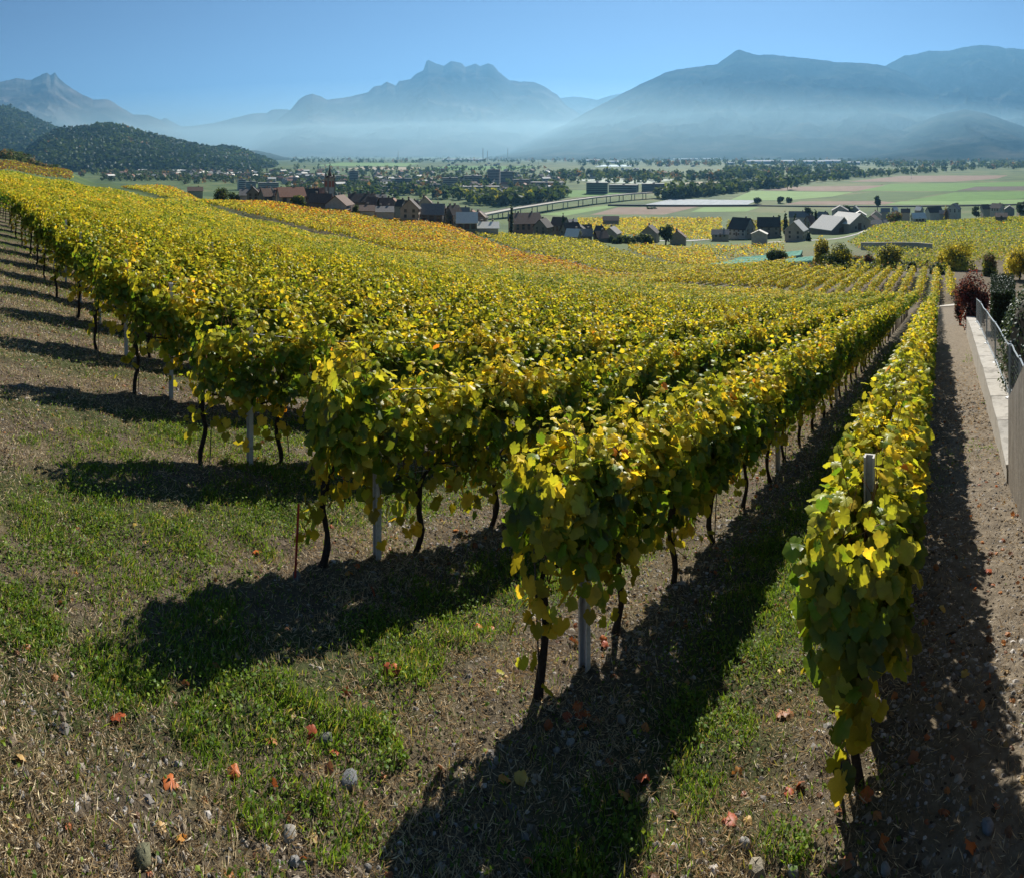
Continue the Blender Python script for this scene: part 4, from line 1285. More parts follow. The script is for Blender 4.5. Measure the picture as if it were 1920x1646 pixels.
# the loose cluster of houses farther back at the right
r = random.Random(5)
k = 0
for a, b, c, e, d in [(1560, 1590, 386, 400, 520), (1596, 1612, 387, 397, 560), (1622, 1650, 404, 418, 430), (1634, 1652, 396, 408, 470), (1652, 1668, 391, 401, 520), (1668, 1690, 398, 409, 450),
                      (1672, 1684, 389, 397, 540), (1690, 1706, 392, 402, 500), (1735, 1768, 389, 403, 470), (1762, 1780, 395, 405, 440), (1776, 1802, 382, 398, 470), (1715, 1732, 388, 398, 520),
                      (1838, 1856, 384, 396, 500), (1856, 1884, 382, 395, 520), (1884, 1902, 386, 396, 500), (1632, 1662, 413, 424, 400), (1600, 1624, 396, 408, 480), (1906, 1926, 380, 398, 520), (1580, 1600, 396, 408, 500)]:
    look = [('white', 'grey'), ('grey', 'pale'), ('cream', 'brown'), ('white', 'dark'), ('grey', 'grey')][k % 5]
    house(a, b, c, e, d, r.choice([0, 20, 70, -25, 90]), look[0], look[1], 'small %s house with %s roof in the cluster beyond the big barn' % look, group='small houses beyond the big barn', chim=k % 2, cols=2, floors=2)
    k += 1

rb = random.Random(23)
for i, px in enumerate(np.arange(468, 915, 19.0)):
    px = float(px) + rb.uniform(-4, 4)
    if 596 < px < 642: continue
    yt = float(np.interp(px, [460, 560, 640, 700, 760, 850, 930], [355, 355, 364, 366, 372, 386, 403])) + rb.uniform(-2, 4)
    wd = rb.uniform(17, 27)
    rf = rb.choice(['brown', 'dark', 'brown', 'grey', 'red'])
    house(px - wd / 2, px + wd / 2, yt, yt + 17, rb.uniform(285, 325), rb.choice([0, 15, -20, 70, 85]), rb.choice(['stone', 'cream', 'white', 'grey']), rf, '%s roofed house in the back row of the church village' % rf, group='back row houses of the church village', cols=2)
for i, px in enumerate(np.arange(962, 1130, 20.0)):
    px = float(px) + rb.uniform(-4, 4); yt = float(np.interp(px, [960, 1040, 1130], [404, 412, 424])) + rb.uniform(-2, 3)
    wd = rb.uniform(17, 25); rf = rb.choice(['brown', 'dark', 'grey'])
    house(px - wd / 2, px + wd / 2, yt, yt + 16, rb.uniform(320, 350), rb.choice([0, 20, -25, 75]), rb.choice(['stone', 'cream', 'grey']), rf, '%s roofed house in the back row of the middle hamlet' % rf, group='back row houses of the middle hamlet', cols=2)
def barn():
    d = 345.0
    x, y = P(1585, d)
    zb = zpx(432, d)
    root = empty('barn', (x, y, zb), -((1585 - CX) / FOC))
    tag(root, 'big barn with two pale slate roofs and a broad cream gable', 'barn')
    s = d / FOC
    # right block: gable turned to the camera, ridge running away to the left
    def block(cx, cy, w, L, hw, hr, yaw, skew):
        m = MB(); c, n = math.cos(yaw), math.sin(yaw)
        def tr(u, v, z): return (cx + u * c - v * n, cy + u * n + v * c, z)
        wv = [tr(-w / 2, 0, -6), tr(w / 2, 0, -6), tr(w / 2, L, -6), tr(-w / 2, L, -6), tr(-w / 2, 0, hw), tr(w / 2, 0, hw), tr(w / 2, L, hw), tr(-w / 2, L, hw), tr(skew, 0, hw + hr), tr(skew, L, hw + hr)]
        m.add(wv, [(0, 1, 5, 8, 4), (1, 2, 6, 5), (2, 3, 7, 9, 6), (3, 0, 4, 7)])
        rf = MB(); o = .8
        for sg, e in ((-1, -w / 2), (1, w / 2)):
            k = hr / abs(e - skew)
            ex = e + sg * o; ez = hw - o * k
            p = [tr(ex, -o, ez + .05), tr(skew, -o, hw + hr + .05), tr(skew, L + o, hw + hr + .05), tr(ex, L + o, ez + .05)]
            q = [(a, b, z + .3) for a, b, z in p]
            f = [(0, 1, 2, 3), (7, 6, 5, 4), (0, 4, 5, 1), (1, 5, 6, 2), (2, 6, 7, 3), (3, 7, 4, 0)]
            rf.add(p + q, f if sg < 0 else [tuple(reversed(t)) for t in f])
        return m.mesh('wall'), rf.mesh('roof'), tr
    m, rf, tr = block(8.8, 0, 19.0, 17, 4.6, 5.0, rad(48), 0)
    obj('wall', m, M_WALLS['cream'], root); obj('roof', rf, M_ROOFS['pale'], root)
    for u, w, z0, z1 in ((-.5, 1.5, 0.4, 4.2), (-4, .6, 1.2, 2.6), (3.6, .6, 1.2, 2.6)):
        q = [tr(u - w, -.08, z0), tr(u + w, -.08, z0), tr(u + w, -.08, z1), tr(u - w, -.08, z1), tr(u - w, .1, z0), tr(u + w, .1, z0), tr(u + w, .1, z1), tr(u - w, .1, z1)]
        obj('door' if z1 > 4 else 'window', MB().add(q, [(0, 1, 2, 3), (0, 4, 5, 1), (1, 5, 6, 2), (2, 6, 7, 3), (3, 7, 4, 0)]).mesh('opening'), M_SHUT if z1 > 4 else M_WIN, root)
    m, rf, tr = block(-2.2, -5, 16.5, 17, 1.6, 6.4, rad(46), 1.5)
    obj('wall', m, M_WALLS['stone'], root); obj('roof', rf, M_ROOFS['pale'], root)
    q = [tr(-2, -.1, -.5), tr(5, -.1, -.5), tr(5, -.1, 3.4), tr(-2, -.1, 1.9), tr(-2, .1, -.5), tr(5, .1, -.5), tr(5, .1, 3.4), tr(-2, .1, 1.9)]
    obj('gate', MB().add(q, [(0, 1, 2, 3), (0, 4, 5, 1), (1, 5, 6, 2), (2, 6, 7, 3), (3, 7, 4, 0)]).mesh('gate'), M_SHUT, root)
barn()

def church():
    d = 262.0
    x, y = P(618.5, d); zb = zpx(372, d)
    root = empty('church_tower', (x, y, zb), -((618.5 - CX) / FOC) + rad(24))
    tag(root, 'pale church tower with red belfry arches and a dark pointed spire', 'church')
    s = d / FOC
    w = 18 * s / 2 * .80
    zt = zpx(334, d) - zb
    obj('tower', MB().box(-w, w, -w, w, -12, zt - 4.2).mesh('tower'), M_WALLS['white'], root)
    obj('belfry', MB().box(-w + .02, w - .02, -w + .02, w - .02, zt - 4.2, zt).mesh('belfry'), M_WALLS['cream'], root)
    red = mat_noise('red_arch', (.24, .07, .045), (.32, .10, .065), 3, .8)
    for k in range(4):
        for sg in (-1, 1):
            q = []
            cx = sg * w * .45; r_ = w * .30
            for i in range(9):
                t = math.pi * i / 8
                q.append((cx + r_ * math.cos(t), -w - .10, zt - 1.7 + r_ * math.sin(t)))
            q += [(cx - r_, -w - .10, zt - 3.9), (cx + r_, -w - .10, zt - 3.9)]
            n = len(q); bk = [(a, b + .2, c) for a, b, c in q]
            m = MB().add(q + bk, [tuple(range(n))] + [(i, i + n, (i + 1) % n + n, (i + 1) % n) for i in range(n)])
            obj('arch', m.mesh('arch'), red, root, None, (0, 0, k * math.pi / 2))
        obj('corner_stone', MB().box(-w - .12, -w + .55, -w - .12, -w + .55, -12, zt - .1).mesh('corner_stone'), M_WALLS['stone'], root, None, (0, 0, k * math.pi / 2))
    obj('cornice', MB().box(-w - .35, w + .35, -w - .35, w + .35, zt, zt + .3).mesh('cornice'), M_WALLS['stone'], root)
    zs = zpx(313, d) - zb
    m = MB(); vs, fs = [], []
    zs += .9
    prof = [(w + .45, zt + .3), (w * .66, zt + .9), (w * .40, zt + 1.6), (w * .28, zt + 2.4), (.05, zs)]
    for r_, z in prof:
        for k in range(8):
            a = math.pi / 8 + k * math.pi / 4
            rr = r_ / math.cos(math.pi / 8)
            vs.append((rr * math.cos(a), rr * math.sin(a), z))
    for i in range(len(prof) - 1):
        for k in range(8): fs.append((i * 8 + k, i * 8 + (k + 1) % 8, (i + 1) * 8 + (k + 1) % 8, (i + 1) * 8 + k))
    m.add(vs, fs)
    sp = obj('spire', m.mesh('spire'), M_ROOFS['dark'], root)
    for sx in (-1, 1):
        for sy in (-1, 1):
            a, b = sx * w * .78, sy * w * .78
            obj('pinnacle', MB().tube([(a, b, zt + .3), (a, b, zt + 1.1), (a, b, zt + 2.3)], [.42, .36, .03], 6).mesh('pinnacle'), M_ROOFS['dark'], root)
    obj('cross', MB().box(-.05, .05, -.05, .05, zs - .2, zs + 1.3).box(-.32, .32, -.04, .04, zs + .75, zs + .85).mesh('cross'), M_ROD, sp)
church()

def px_road(name, pts, hw, mat, lift):
    q = [at_px(*p) for p in pts]
    strip_on_ground(name, [xy2st(p.x, p.y) for p in q], hw, mat, lift, 80)
px_road('road', [(1440, 455), (1505, 453), (1560, 449), (1615, 437), (1655, 424), (1700, 416), (1765, 409)], 2.2, M_ROADL, .10)
px_road('road', [(1225, 452), (1290, 452), (1350, 447), (1400, 442), (1465, 441)], 2.0, M_ROADL, .10)
px_road('lane', [(1160, 420), (1200, 430), (1228, 442)], 1.6, M_PATH, .10)
def hill_wall(pts, h, label):
    q = [at_px(*p) for p in pts]; org = q[0].copy(); m = MB(); vs = []
    for p in q:
        k = 1 + .5 / math.hypot(p.x, p.y)
        for a, z in ((1, -.5), (1, h), (k, h), (k, -.5)): vs.append((p.x * a - org.x, p.y * a - org.y, p.z + z - org.z))
    n = len(q)
    m.add(vs, [(i * 4 + k, i * 4 + (k + 1) % 4, i * 4 + 4 + (k + 1) % 4, i * 4 + 4 + k) for i in range(n - 1) for k in range(4)] + [(0, 3, 2, 1), (4 * n - 4, 4 * n - 3, 4 * n - 2, 4 * n - 1)])
    tag(obj('terrace_wall', m.mesh('terrace_wall'), M_CONC, None, org), label, 'wall')
hill_wall([(1614, 469), (1640, 470), (1665, 470), (1690, 470), (1720, 471), (1748, 474)], 2.6, 'grey stone terrace wall below the hillside vineyard')

# ------------------------------------------------------------------ trees that stand alone
def tree(px, d, ytop, ybase, wpx, pal, label, n=700, cyp=False, seed=1, group=None, name='tree', leaf=None):
    r = random.Random(seed)
    x, y = P(px, d); zb, zt = zpx(ybase, d), zpx(ytop, d)
    g_ = float(ground(x, y)); zb = min(zb, g_)
    h, w = zt - zb, wpx / FOC * d
    root = empty(name, (x, y, zb)); tag(root, label, 'tree', group)
    m = MB()
    m.tube([(0, 0, -.5), (.03 * w, 0, h * .3), (0, .03 * w, h * .6), (0, 0, h * .85)], [w * .05, w * .038, w * .025, w * .008], 6)
    cs = []
    if cyp:
        for k in range(5):
            u = k / 4
            cs.append((0, 0, h * (.16 + .68 * u), w * .5 * (1 - .75 * u ** 1.5), w * .5 * (1 - .75 * u ** 1.5), h * .18))
    else:
        for k in range(9):
            a = 2 * math.pi * k / 9 * 2.4
            q = r.uniform(.05, .28) * w; zz = h * r.uniform(.38, .84)
            rr = w * r.uniform(.17, .28)
            cs.append((q * math.cos(a), q * math.sin(a), zz, rr, rr, min(rr * .9, h - zz)))
            m.tube([(0, 0, h * .3), (q * .5 * math.cos(a), q * .5 * math.sin(a), (h * .3 + zz) / 2), (q * math.cos(a), q * math.sin(a), zz)], [w * .02, w * .015, w * .006], 4)
    obj('trunk', m.mesh('trunk'), M_TRUNK, root)
    tag(leaf_blob('crown', cs, n, leaf or max(.12, d * .0030), pal, M_TREE, root, shell=.35), kind='stuff')
    return root
TG = dict(tg=.5, tgd=.3, tg2=.2)
for a in [
 (1248, 275, 421, 458, 34, dict(tgd=.6, tg=.3, ever=.1), 'dark round tree at the edge of the vineyard between two gabled houses', 1500, False),
 (1223.5, 720, 388, 409, 20, dict(tgd=.8, tg=.2), 'dark round tree standing alone on the brown field', 500, False),
 (1645, 690, 364, 388, 15, dict(tgd=.7, tg=.3), 'lone dark upright tree on the meadows right of centre', 500, False),
 (959, 285, 383, 412, 4.5, dict(ever=1), 'thin dark cypress left of the pink apartment house', 400, True),
 (1056.5, 290, 399, 424, 4.5, dict(ever=1), 'thin dark cypress in the middle hamlet', 400, True),
 (1473, 360, 397, 428, 9, dict(ever=.8, ever2=.2), 'dark cypress right of the wide dark roofed house', 500, True),
 (1491, 380, 399, 424, 8, dict(ever=1), 'dark cypress just left of another behind the chalet', 400, True),
 (1529, 375, 391, 420, 8, dict(ever=.8, ever2=.2), 'tall dark cypress behind the left end of the big barn', 500, True),
 (1515, 420, 384, 410, 20, dict(ever=.5, tgd=.5), 'round dark tree behind the cypresses', 600, False),
 (1461, 350, 402, 432, 6, dict(ever=1), 'narrow dark cypress at the right end of the wide dark roof', 400, True),
 (1679, 390, 398, 422, 34, dict(tg2=.5, tb=.3, ty=.2), 'pale bushy tree among the small houses right of the barn', 900, False),
 (1590, 540, 384, 398, 22, dict(tgd=.6, tg=.4), 'rounded tree just above the roof of the big barn', 500, False),
 (1516, 290, 434, 455, 10, dict(ever=.7, tgd=.3), 'small dark conifer between the chalet and the big barn', 500, True),
 (1420, 790, 371, 382, 17, dict(tgd=.6, tg=.4), 'low round bushy tree beside the fleece covered field', 400, False),
 (1463, 800, 368, 380, 14, dict(tgd=.6, tg=.4), 'middle one of the low trees along the field lane', 350, False),
 (1479, 810, 371, 379, 12, dict(tgd=.6, tg=.4), 'right one of the low trees along the field lane', 300, False),
 (1653, 1250, 347.5, 356, 8, dict(tb=.5, tg=.5), 'small tree right of the hut in the meadows', 200, False),
 (1624, 1250, 350, 357, 7, dict(tb=.5, tg=.5), 'small tree left of the hut in the meadows', 200, False),
 (561, 244, 366, 386, 32, dict(tg2=.4, tg=.4, ty=.2), 'bushy olive tree before the reddish roofed house', 1100, False),
 (667, 228, 382, 394, 13, dict(tg2=.4, tg=.4), 'small tree beside the broad white gable', 500, False),
 (1795, 480, 380, 396, 14, dict(ever=.7, tgd=.3), 'dark conifer beside a house at the far right', 400, True),
 (1774, 430, 385, 408, 8, dict(tb=.6, ty=.4), 'slender brownish tree among the far right houses', 300, True),
 (1912, 420, 380, 404, 22, dict(tgd=.6, tg=.4), 'dark tree at the right edge on the hill crest', 500, False),
 (1830, 480, 386, 400, 18, dict(tgd=.6, tg=.4), 'dark tree between the low houses at the far right', 400, False),
 (415, 300, 350, 372, 44, dict(tgd=.5, tg=.4, tb=.1), 'wide dark tree group left of the church village', 1200, False),
 (440, 290, 353, 374, 30, dict(tg=.5, tgd=.5), 'dark tree beside the leftmost village house', 800, False),
 (1041, 900, 361, 377, 12, dict(tgd=.6, ever=.4), 'dark conifer by the river trees', 350, True),
]:
    px, d, yt, yb, w, pal, lab, n, cyp = a
    tree(px, d, yt, yb, w, pal, lab, n, cyp, seed=int(px))
# green hedge of the middle hamlet
root = empty('tall_hedge', (*P(1184, 268), float(ground(*P(1184, 268))))); tag(root, 'long bright green hedge at the edge of the vineyard, left of the dark round tree', 'hedge')
ox, oy, oz = root.location
cs = []
for px in range(1146, 1226, 8):
    x, y = P(px, 268 + 4 * math.sin(px)); hh = zpx(441 + 3 * math.sin(px * .7) + (6 if px < 1160 else 0), 268)
    cs.append((x - ox, y - oy, (hh + oz) / 2 - oz, 1.7, 1.7, (hh - oz) / 2 + .2))
tag(leaf_blob('foliage', cs, 2600, .8, dict(tg2=.5, tg=.4, ty=.1), M_TREE, root, shell=.5), kind='stuff')
tag(obj('dark_core', core_mesh(cs, .6), M_CORE, root), kind='stuff')

# ------------------------------------------------------------------ green netted plots
M_NET = mat_noise('green_net', (.10, .24, .175), (.16, .31, .24), 1.5, 1.0, c3=(.22, .36, .29), spec=.0)
def net_plot(pts, label, nr):
    """nets drawn over rows of vines: one ridge of net per row, hung over a wire"""
    a, b, c, e = [Vector((*P(px, d), 0)) for px, d in pts]     # near left, near right, far right, far left
    org = (a + b + c + e) / 4; org.z = float(ground(org.x, org.y))
    root = empty('netted_plot', org); tag(root, label, 'netting', 'green netted plots')
    for r_ in range(nr):
        u0, u1 = (r_ + .08) / nr, (r_ + .80) / nr
        vs, fs = [], []
        for i in range(17):
            w = i / 16
            l = a.lerp(e, u0).lerp(b.lerp(c, u0), w); h = a.lerp(e, u1).lerp(b.lerp(c, u1), w)
            for k, q in enumerate((0, .25, .5, .75, 1)):
                p = l.lerp(h, q); z = float(ground(p.x, p.y))
                vs.append((p.x - org.x, p.y - org.y, z - org.z + .5 + 1.2 * math.sin(math.pi * q) ** .7 + .08 * math.sin(i * 2.1 + r_ * 3)))
        for i in range(16):
            for k in range(4): fs.append((i * 5 + k, i * 5 + 5 + k, i * 5 + 6 + k, i * 5 + k + 1))
        obj('net', MB().add(vs, fs).mesh('net', True), M_NET, root)
net_plot([(1330, 148), (1500, 160), (1505, 200), (1385, 196)], 'large teal netted plot in front of the dark roofed houses', 9)
net_plot([(1478, 118), (1528, 122), (1524, 142), (1470, 140)], 'small teal netted plot left of the olive shrubs', 4)

# ------------------------------------------------------------------ road viaduct and other works on the valley floor
def viaduct():
    pts = [(880, 408), (908, 402), (960, 392), (1040, 379.5), (1115, 370), (1180, 363.5), (1235, 360), (1270, 358.5)]
    zd = -61.0
    P3 = []
    for px, y in pts:
        d = -zd * FOC / (y - HOR); P3.append(Vector((*P(px, d), zd + ZC)))
    dense = []
    for i in range(len(P3) - 1):
        for k in range(8): dense.append(P3[i].lerp(P3[i + 1], k / 8))
    dense.append(P3[-1])
    org = Vector((dense[20].x, dense[20].y, ZF + ZC))
    root = empty('viaduct', org); tag(root, 'long grey road viaduct on paired piers crossing the valley floor', 'bridge')
    def ribbon(off0, off1, z0, z1, name, mat):
        vs, fs = [], []
        for i, p in enumerate(dense):
            t = (dense[min(i + 1, len(dense) - 1)] - dense[max(0, i - 1)]).normalized(); nn = Vector((-t.y, t.x, 0))
            for o, z in ((off0, z0), (off1, z0), (off1, z1), (off0, z1)):
                q = p + nn * o - org; vs.append((q.x, q.y, q.z + z))
        for i in range(len(dense) - 1):
            for k in range(4): fs.append((i * 4 + k, i * 4 + (k + 1) % 4, i * 4 + 4 + (k + 1) % 4, i * 4 + 4 + k))
        obj(name, MB().add(vs, fs).mesh(name), mat, root)
    ribbon(-5.5, 5.5, -1.0, 0, 'deck', M_CONC)
    ribbon(-5.75, -5.51, -1.1, .6, 'parapet', M_CONC); ribbon(5.51, 5.75, -1.1, .6, 'parapet', M_CONC)
    for i in range(2, len(dense) - 12, 3):
        t = (dense[i + 1] - dense[i]).normalized(); nn = Vector((-t.y, t.x, 0))
        for sg in (-1, 1):
            q = dense[i] + nn * sg * 3.4 - org
            obj('pier', MB().box(q.x - .5, q.x + .5, q.y - .5, q.y + .5, -.5, zd - ZF - 1.01).mesh('pier'), M_CONC, root)
viaduct()
def low_wall(px0, y0, px1, y1, h, name, label, cat, mat, th=3.0):
    a, b = Vector((*floor_pt(px0, y0), ZF + ZC)), Vector((*floor_pt(px1, y1), ZF + ZC))
    t = (b - a).normalized(); n = Vector((-t.y, t.x, 0)) * th / 2
    o = (a + b) / 2
    vs = [p - o + s * n + Vector((0, 0, z)) for z in (-.5, h) for p, s in ((a, -1), (b, -1), (b, 1), (a, 1))]
    ob = obj(name, MB().add(vs, [(3, 2, 1, 0), (4, 5, 6, 7), (0, 1, 5, 4), (1, 2, 6, 5), (2, 3, 7, 6), (3, 0, 4, 7)]).mesh(name), mat, None, o)
    tag(ob, label, cat)
low_wall(1140, 386.5, 1420, 387, 2.2, 'railway_embankment', 'dark straight railway bank left of the far village, behind the brown field', 'embankment', M_ASPH)
low_wall(1420, 387, 1940, 384, 1.5, 'railway_embankment', 'dark straight railway bank passing behind the big barn village', 'embankment', M_ASPH)
r = random.Random(11)
k = 0
for x0, x1, yt, yb in [(648, 664, 320, 346)]:
    pass
BL = [(655, 672, 321, 346, 'grey', 'tall grey tower block standing above the town'), (740, 772, 335, 352, 'grey', 'blue grey apartment block in mid town'), (446, 460, 337, 356, 'white', 'white end wall of an apartment block left in the town'),
      (461, 480, 341, 357, 'grey', 'grey apartment block next to the white one, left in the town'), (830, 858, 334, 354, 'cream', 'cream apartment block in the right half of the town'), (870, 904, 330, 346, 'cream', 'wide cream apartment block behind the others'),
      (915, 938, 318, 344, 'grey', 'tall pale grey apartment block at the right of the town'), (938, 962, 322, 345, 'grey', 'second tall grey block beside the tallest at the right'), (862, 936, 350, 362, 'white', 'long white apartment row above the river trees'),
      (962, 992, 337, 353, 'cream', 'square cream block near the river trees'), (996, 1054, 342, 354, 'white', 'long pale block right of the cream one near the river'), (1100, 1140, 343, 363, 'green', 'pale green block at the right end of the town'),
      (1143, 1196, 347, 360, 'grey', 'low dark grey block right of the pale green one'), (1204, 1248, 345, 360, 'grey', 'low grey block furthest right of the town'), (484, 522, 343, 353, 'cream', 'low cream block in the left half of the town'),
      (700, 728, 350, 360, 'white', 'low white hall behind the church village'), (780, 800, 340, 352, 'white', 'small white block in mid town'), (805, 826, 346, 358, 'grey', 'low grey block in front of the cream one'), (600, 640, 330, 338, 'cream', 'long low cream hall behind the spire'),
      (540, 562, 333, 343, 'white', 'white apartment block left of the spire')]
for x0, x1, yt, yb, wl, lab in BL:
    d = -ZF * FOC / (yb - HOR)
    x, y = floor_pt((x0 + x1) / 2, yb)
    w, h = (x1 - x0) / FOC * d, (yb - yt) / FOC * d
    root = empty('apartment_block', (x, y, ZF + ZC), -((x0 + x1) / 2 - CX) / FOC + rad(r.uniform(-14, 14)))
    tag(root, lab, 'building', 'apartment blocks of the valley town')
    dp = max(12, w * .4)
    obj('wall', MB().box(-w / 2, w / 2, -dp / 2, dp / 2, -1, h).mesh('wall'), M_WALLS[wl], root)
    obj('roof', MB().box(-w / 2 - .4, w / 2 + .4, -dp / 2 - .4, dp / 2 + .4, h, h + .6).box(-2, 2, -2, 2, h + .6, h + 2.6).mesh('roof'), M_ROOFS['grey'], root)
    m = MB(); nf = max(2, int(h / 3.2))
    for f in range(nf):
        z = (f + .35) * h / nf
        obj('window_band', MB().box(-w / 2 + .8, w / 2 - .8, -dp / 2 - .12, -dp / 2 + .1, z, z + h / nf * .42).mesh('window_band'), M_WIN, root)

# small town houses, each its own object; too small to show parts
def small_house_mesh(w, dp, hw, hr, wall, roof):
    a, b = w / 2, dp / 2
    m = MB()
    vs = [(-a, -b, -1), (a, -b, -1), (a, b, -1), (-a, b, -1), (-a, -b, hw), (a, -b, hw), (a, b, hw), (-a, b, hw), (-a, 0, hw + hr), (a, 0, hw + hr)]
    m.add(vs, [(0, 1, 5, 4), (2, 3, 7, 6), (1, 2, 6, 9, 5), (3, 0, 4, 8, 7)], 0)
    k = hr / b; o = .5
    m.add([(-a - o, -b - o, hw - o * k + .1), (a + o, -b - o, hw - o * k + .1), (a + o, 0, hw + hr + .1), (-a - o, 0, hw + hr + .1), (a + o, b + o, hw - o * k + .1), (-a - o, b + o, hw - o * k + .1)], [(0, 1, 2, 3), (3, 2, 4, 5)], 1)
    for i in range(3):
        x = (i - 1) * w * .3
        m.add([(x - .6, -b - .05, hw * .45), (x + .6, -b - .05, hw * .45), (x + .6, -b - .05, hw * .75), (x - .6, -b - .05, hw * .75)], [(0, 1, 2, 3)], 2)
    me = m.mesh('town_house')
    for q in (M_WALLS[wall], M_ROOFS[roof], M_WIN): me.materials.append(q)
    return me
SHM = [(wl, rf, small_house_mesh(w, dp, hw, hr, wl, rf)) for w, dp, hw, hr, wl, rf in [(12, 10, 6, 3.4, 'white', 'brown'), (14, 11, 7, 3.6, 'cream', 'red'), (10, 9, 5.5, 3, 'grey', 'dark'), (16, 10, 6, 3, 'white', 'grey'), (13, 11, 8, 3.5, 'ochre', 'brown'), (18, 12, 7, 3, 'grey', 'pale'), (11, 10, 6, 3.6, 'pink', 'dark')]]
LAND = [(663, 346, 'the tall grey tower block'), (756, 352, 'the blue grey block'), (453, 356, 'the white end wall block'), (844, 354, 'the cream block'), (887, 346, 'the wide cream block'), (926, 344, 'the tallest right block'),
        (900, 362, 'the long white row'), (977, 353, 'the square cream block'), (1025, 354, 'the long pale block'), (1120, 363, 'the pale green block'), (503, 353, 'the low cream block'), (714, 360, 'the low white hall'), (620, 338, 'the church spire'),
        (551, 343, 'the white block by the spire'), (905, 303, 'the tallest factory chimney'), (746, 303, 'the lone far chimney'), (1305, 301, 'the round white roofs'), (1428, 308, 'the longest white roof'), (1600, 309, 'the last factory hall'), (1722, 300, 'the two far right halls'),
        (360, 362, 'the lone low house'), (260, 330, 'the foot of the wooded hill')]
zones = [(330, 560, 324, 346, 95), (560, 760, 322, 352, 70), (740, 1060, 322, 362, 72), (200, 340, 322, 336, 34), (1050, 1250, 318, 340, 16), (1250, 1900, 300, 314, 22), (700, 1000, 301, 312, 12)]
for x0, x1, y0, y1, n in zones:
    for i in range(n):
        px = r.uniform(x0, x1); yb = r.uniform(y0, y1)
        if px < 560 and yb > 331 + (px - 330) * .07: yb = r.uniform(324, 336)
        x, y = floor_pt(px, yb)
        if abs(float(ground(x, y)) - ZF - ZC) > 1.5: continue
        wl, rf, me = SHM[r.randrange(7)]
        o = bpy.data.objects.new('town_house', me); o.location = (x, y, ZF + ZC); o.rotation_euler = (0, 0, r.uniform(0, 3.1)); o.scale = (1.1,) * 3
        link(o)
        far = yb < 316
        lm = min(LAND, key=lambda q: abs(q[0] - px) + 6 * abs(q[1] - yb))
        side = 'left' if px < lm[0] else 'right'; dpt = 'behind' if yb < lm[1] else 'before'
        tag(o, ('%s %s house with %s roof, %s of and %s ' % ('distant' if far else 'tiny', wl, rf, side, dpt)) + lm[2], 'house', 'far houses on the plain' if far else 'small houses of the valley town')

# large pale roofs of works
M_WHALL = mat_noise('white_sheet_roof', (.30, .32, .33), (.42, .44, .45), .05, .9, spec=.1)
for i, (x0, x1, yt, yb, lab) in enumerate([
  (1096, 1125, 301, 304, 'white factory hall, leftmost of the large pale roofs on the plain'), (1262, 1275, 297.5, 301, 'first of six round white storage roofs from the left'), (1277, 1292, 297, 301, 'second of six round white storage roofs from the left'), (1294, 1308, 297, 301, 'third of six round white storage roofs from the left'),
  (1310, 1324, 296.8, 300.6, 'fourth of six round white storage roofs from the left'), (1326, 1338, 296.5, 300.3, 'fifth of six round white storage roofs from the left'), (1340, 1352, 296, 300.3, 'last of six round white storage roofs from the left'), (1362, 1377, 304, 309, 'square white hall right of the round storage roofs'),
  (1400, 1455, 301.5, 308, 'longest white factory roof beyond the woods'), (1464, 1490, 301.5, 307, 'white factory roof right of the longest one'), (1505, 1545, 302, 308, 'pale hall in the middle of the factory row'), (1546, 1578, 300.5, 308, 'white hall with a raised roof in the factory row'), (1590, 1612, 303.5, 309, 'small white hall at the right end of the factory row'),
  (1704, 1720, 297, 300, 'small white hall at far right, left one of two'), (1724, 1740, 297, 300, 'small white hall at far right, right one of two'), (830, 905, 299.5, 302, 'long low pale factory roof left of the tall chimneys'), (838, 848, 288.5, 291, 'small bright roof high left of the chimneys'), (850, 866, 288.5, 291, 'wider bright roof high left of the chimneys'), (1140, 1165, 304, 306.5, 'pale hall left of the pale flat roofs')]):
    d = -ZF * FOC / (yb - HOR) if yb > 296 else 8000.0
    d = min(d, 8000.0)
    x, y = P((x0 + x1) / 2, d)
    w, h = (x1 - x0) / FOC * d, max(6, (yb - yt) / FOC * d * .6)
    root = empty('factory_hall', (x, y, ZF + ZC), -((x0 + x1) / 2 - CX) / FOC + rad(3)); tag(root, lab, 'building', 'factory halls on the plain')
    dp = min(w, 90)
    obj('wall', MB().box(-w / 2, w / 2, -dp / 2, dp / 2, -1, h).mesh('wall'), M_WALLS['white'], root)
    m = MB(); n = 9; vs = []; fs = []
    for k in range(n):
        t = math.pi * k / (n - 1); yy = -math.cos(t) * (dp / 2 + .5); zz = h + .05 + math.sin(t) * dp * .12
        vs += [(-w / 2 - .5, yy, zz), (w / 2 + .5, yy, zz)]
    for k in range(n - 1): fs.append((2 * k, 2 * k + 1, 2 * k + 3, 2 * k + 2))
    fs.append(tuple(range(0, 2 * n, 2))); fs.append(tuple(range(2 * n - 1, 0, -2)))
    obj('roof', m.add(vs, fs).mesh('roof'), M_WHALL, root)
for px, yt, d, lab in [(905.5, 278, 4600, 'tallest factory chimney on the plain, left of the right mountain'), (914, 283, 4600, 'shorter factory chimney just right of the tallest'), (746.5, 283, 5200, 'lone factory chimney far behind the town'), (952, 279, 4900, 'thin far mast at the foot of the right mountain')]:
    x, y = P(px, d); h = zpx(yt, d) - ZF - ZC
    o = obj('chimney_stack', MB().tube([(0, 0, -1), (0, 0, h * .6), (0, 0, h)], [4.2, 3.4, 2.8], 10).tube([(0, 0, h - 3), (0, 0, h - 1)], [3.6, 3.6], 10).mesh('chimney_stack'), M_CONC2, None, (x, y, ZF + ZC))
    tag(o, lab, 'chimney')
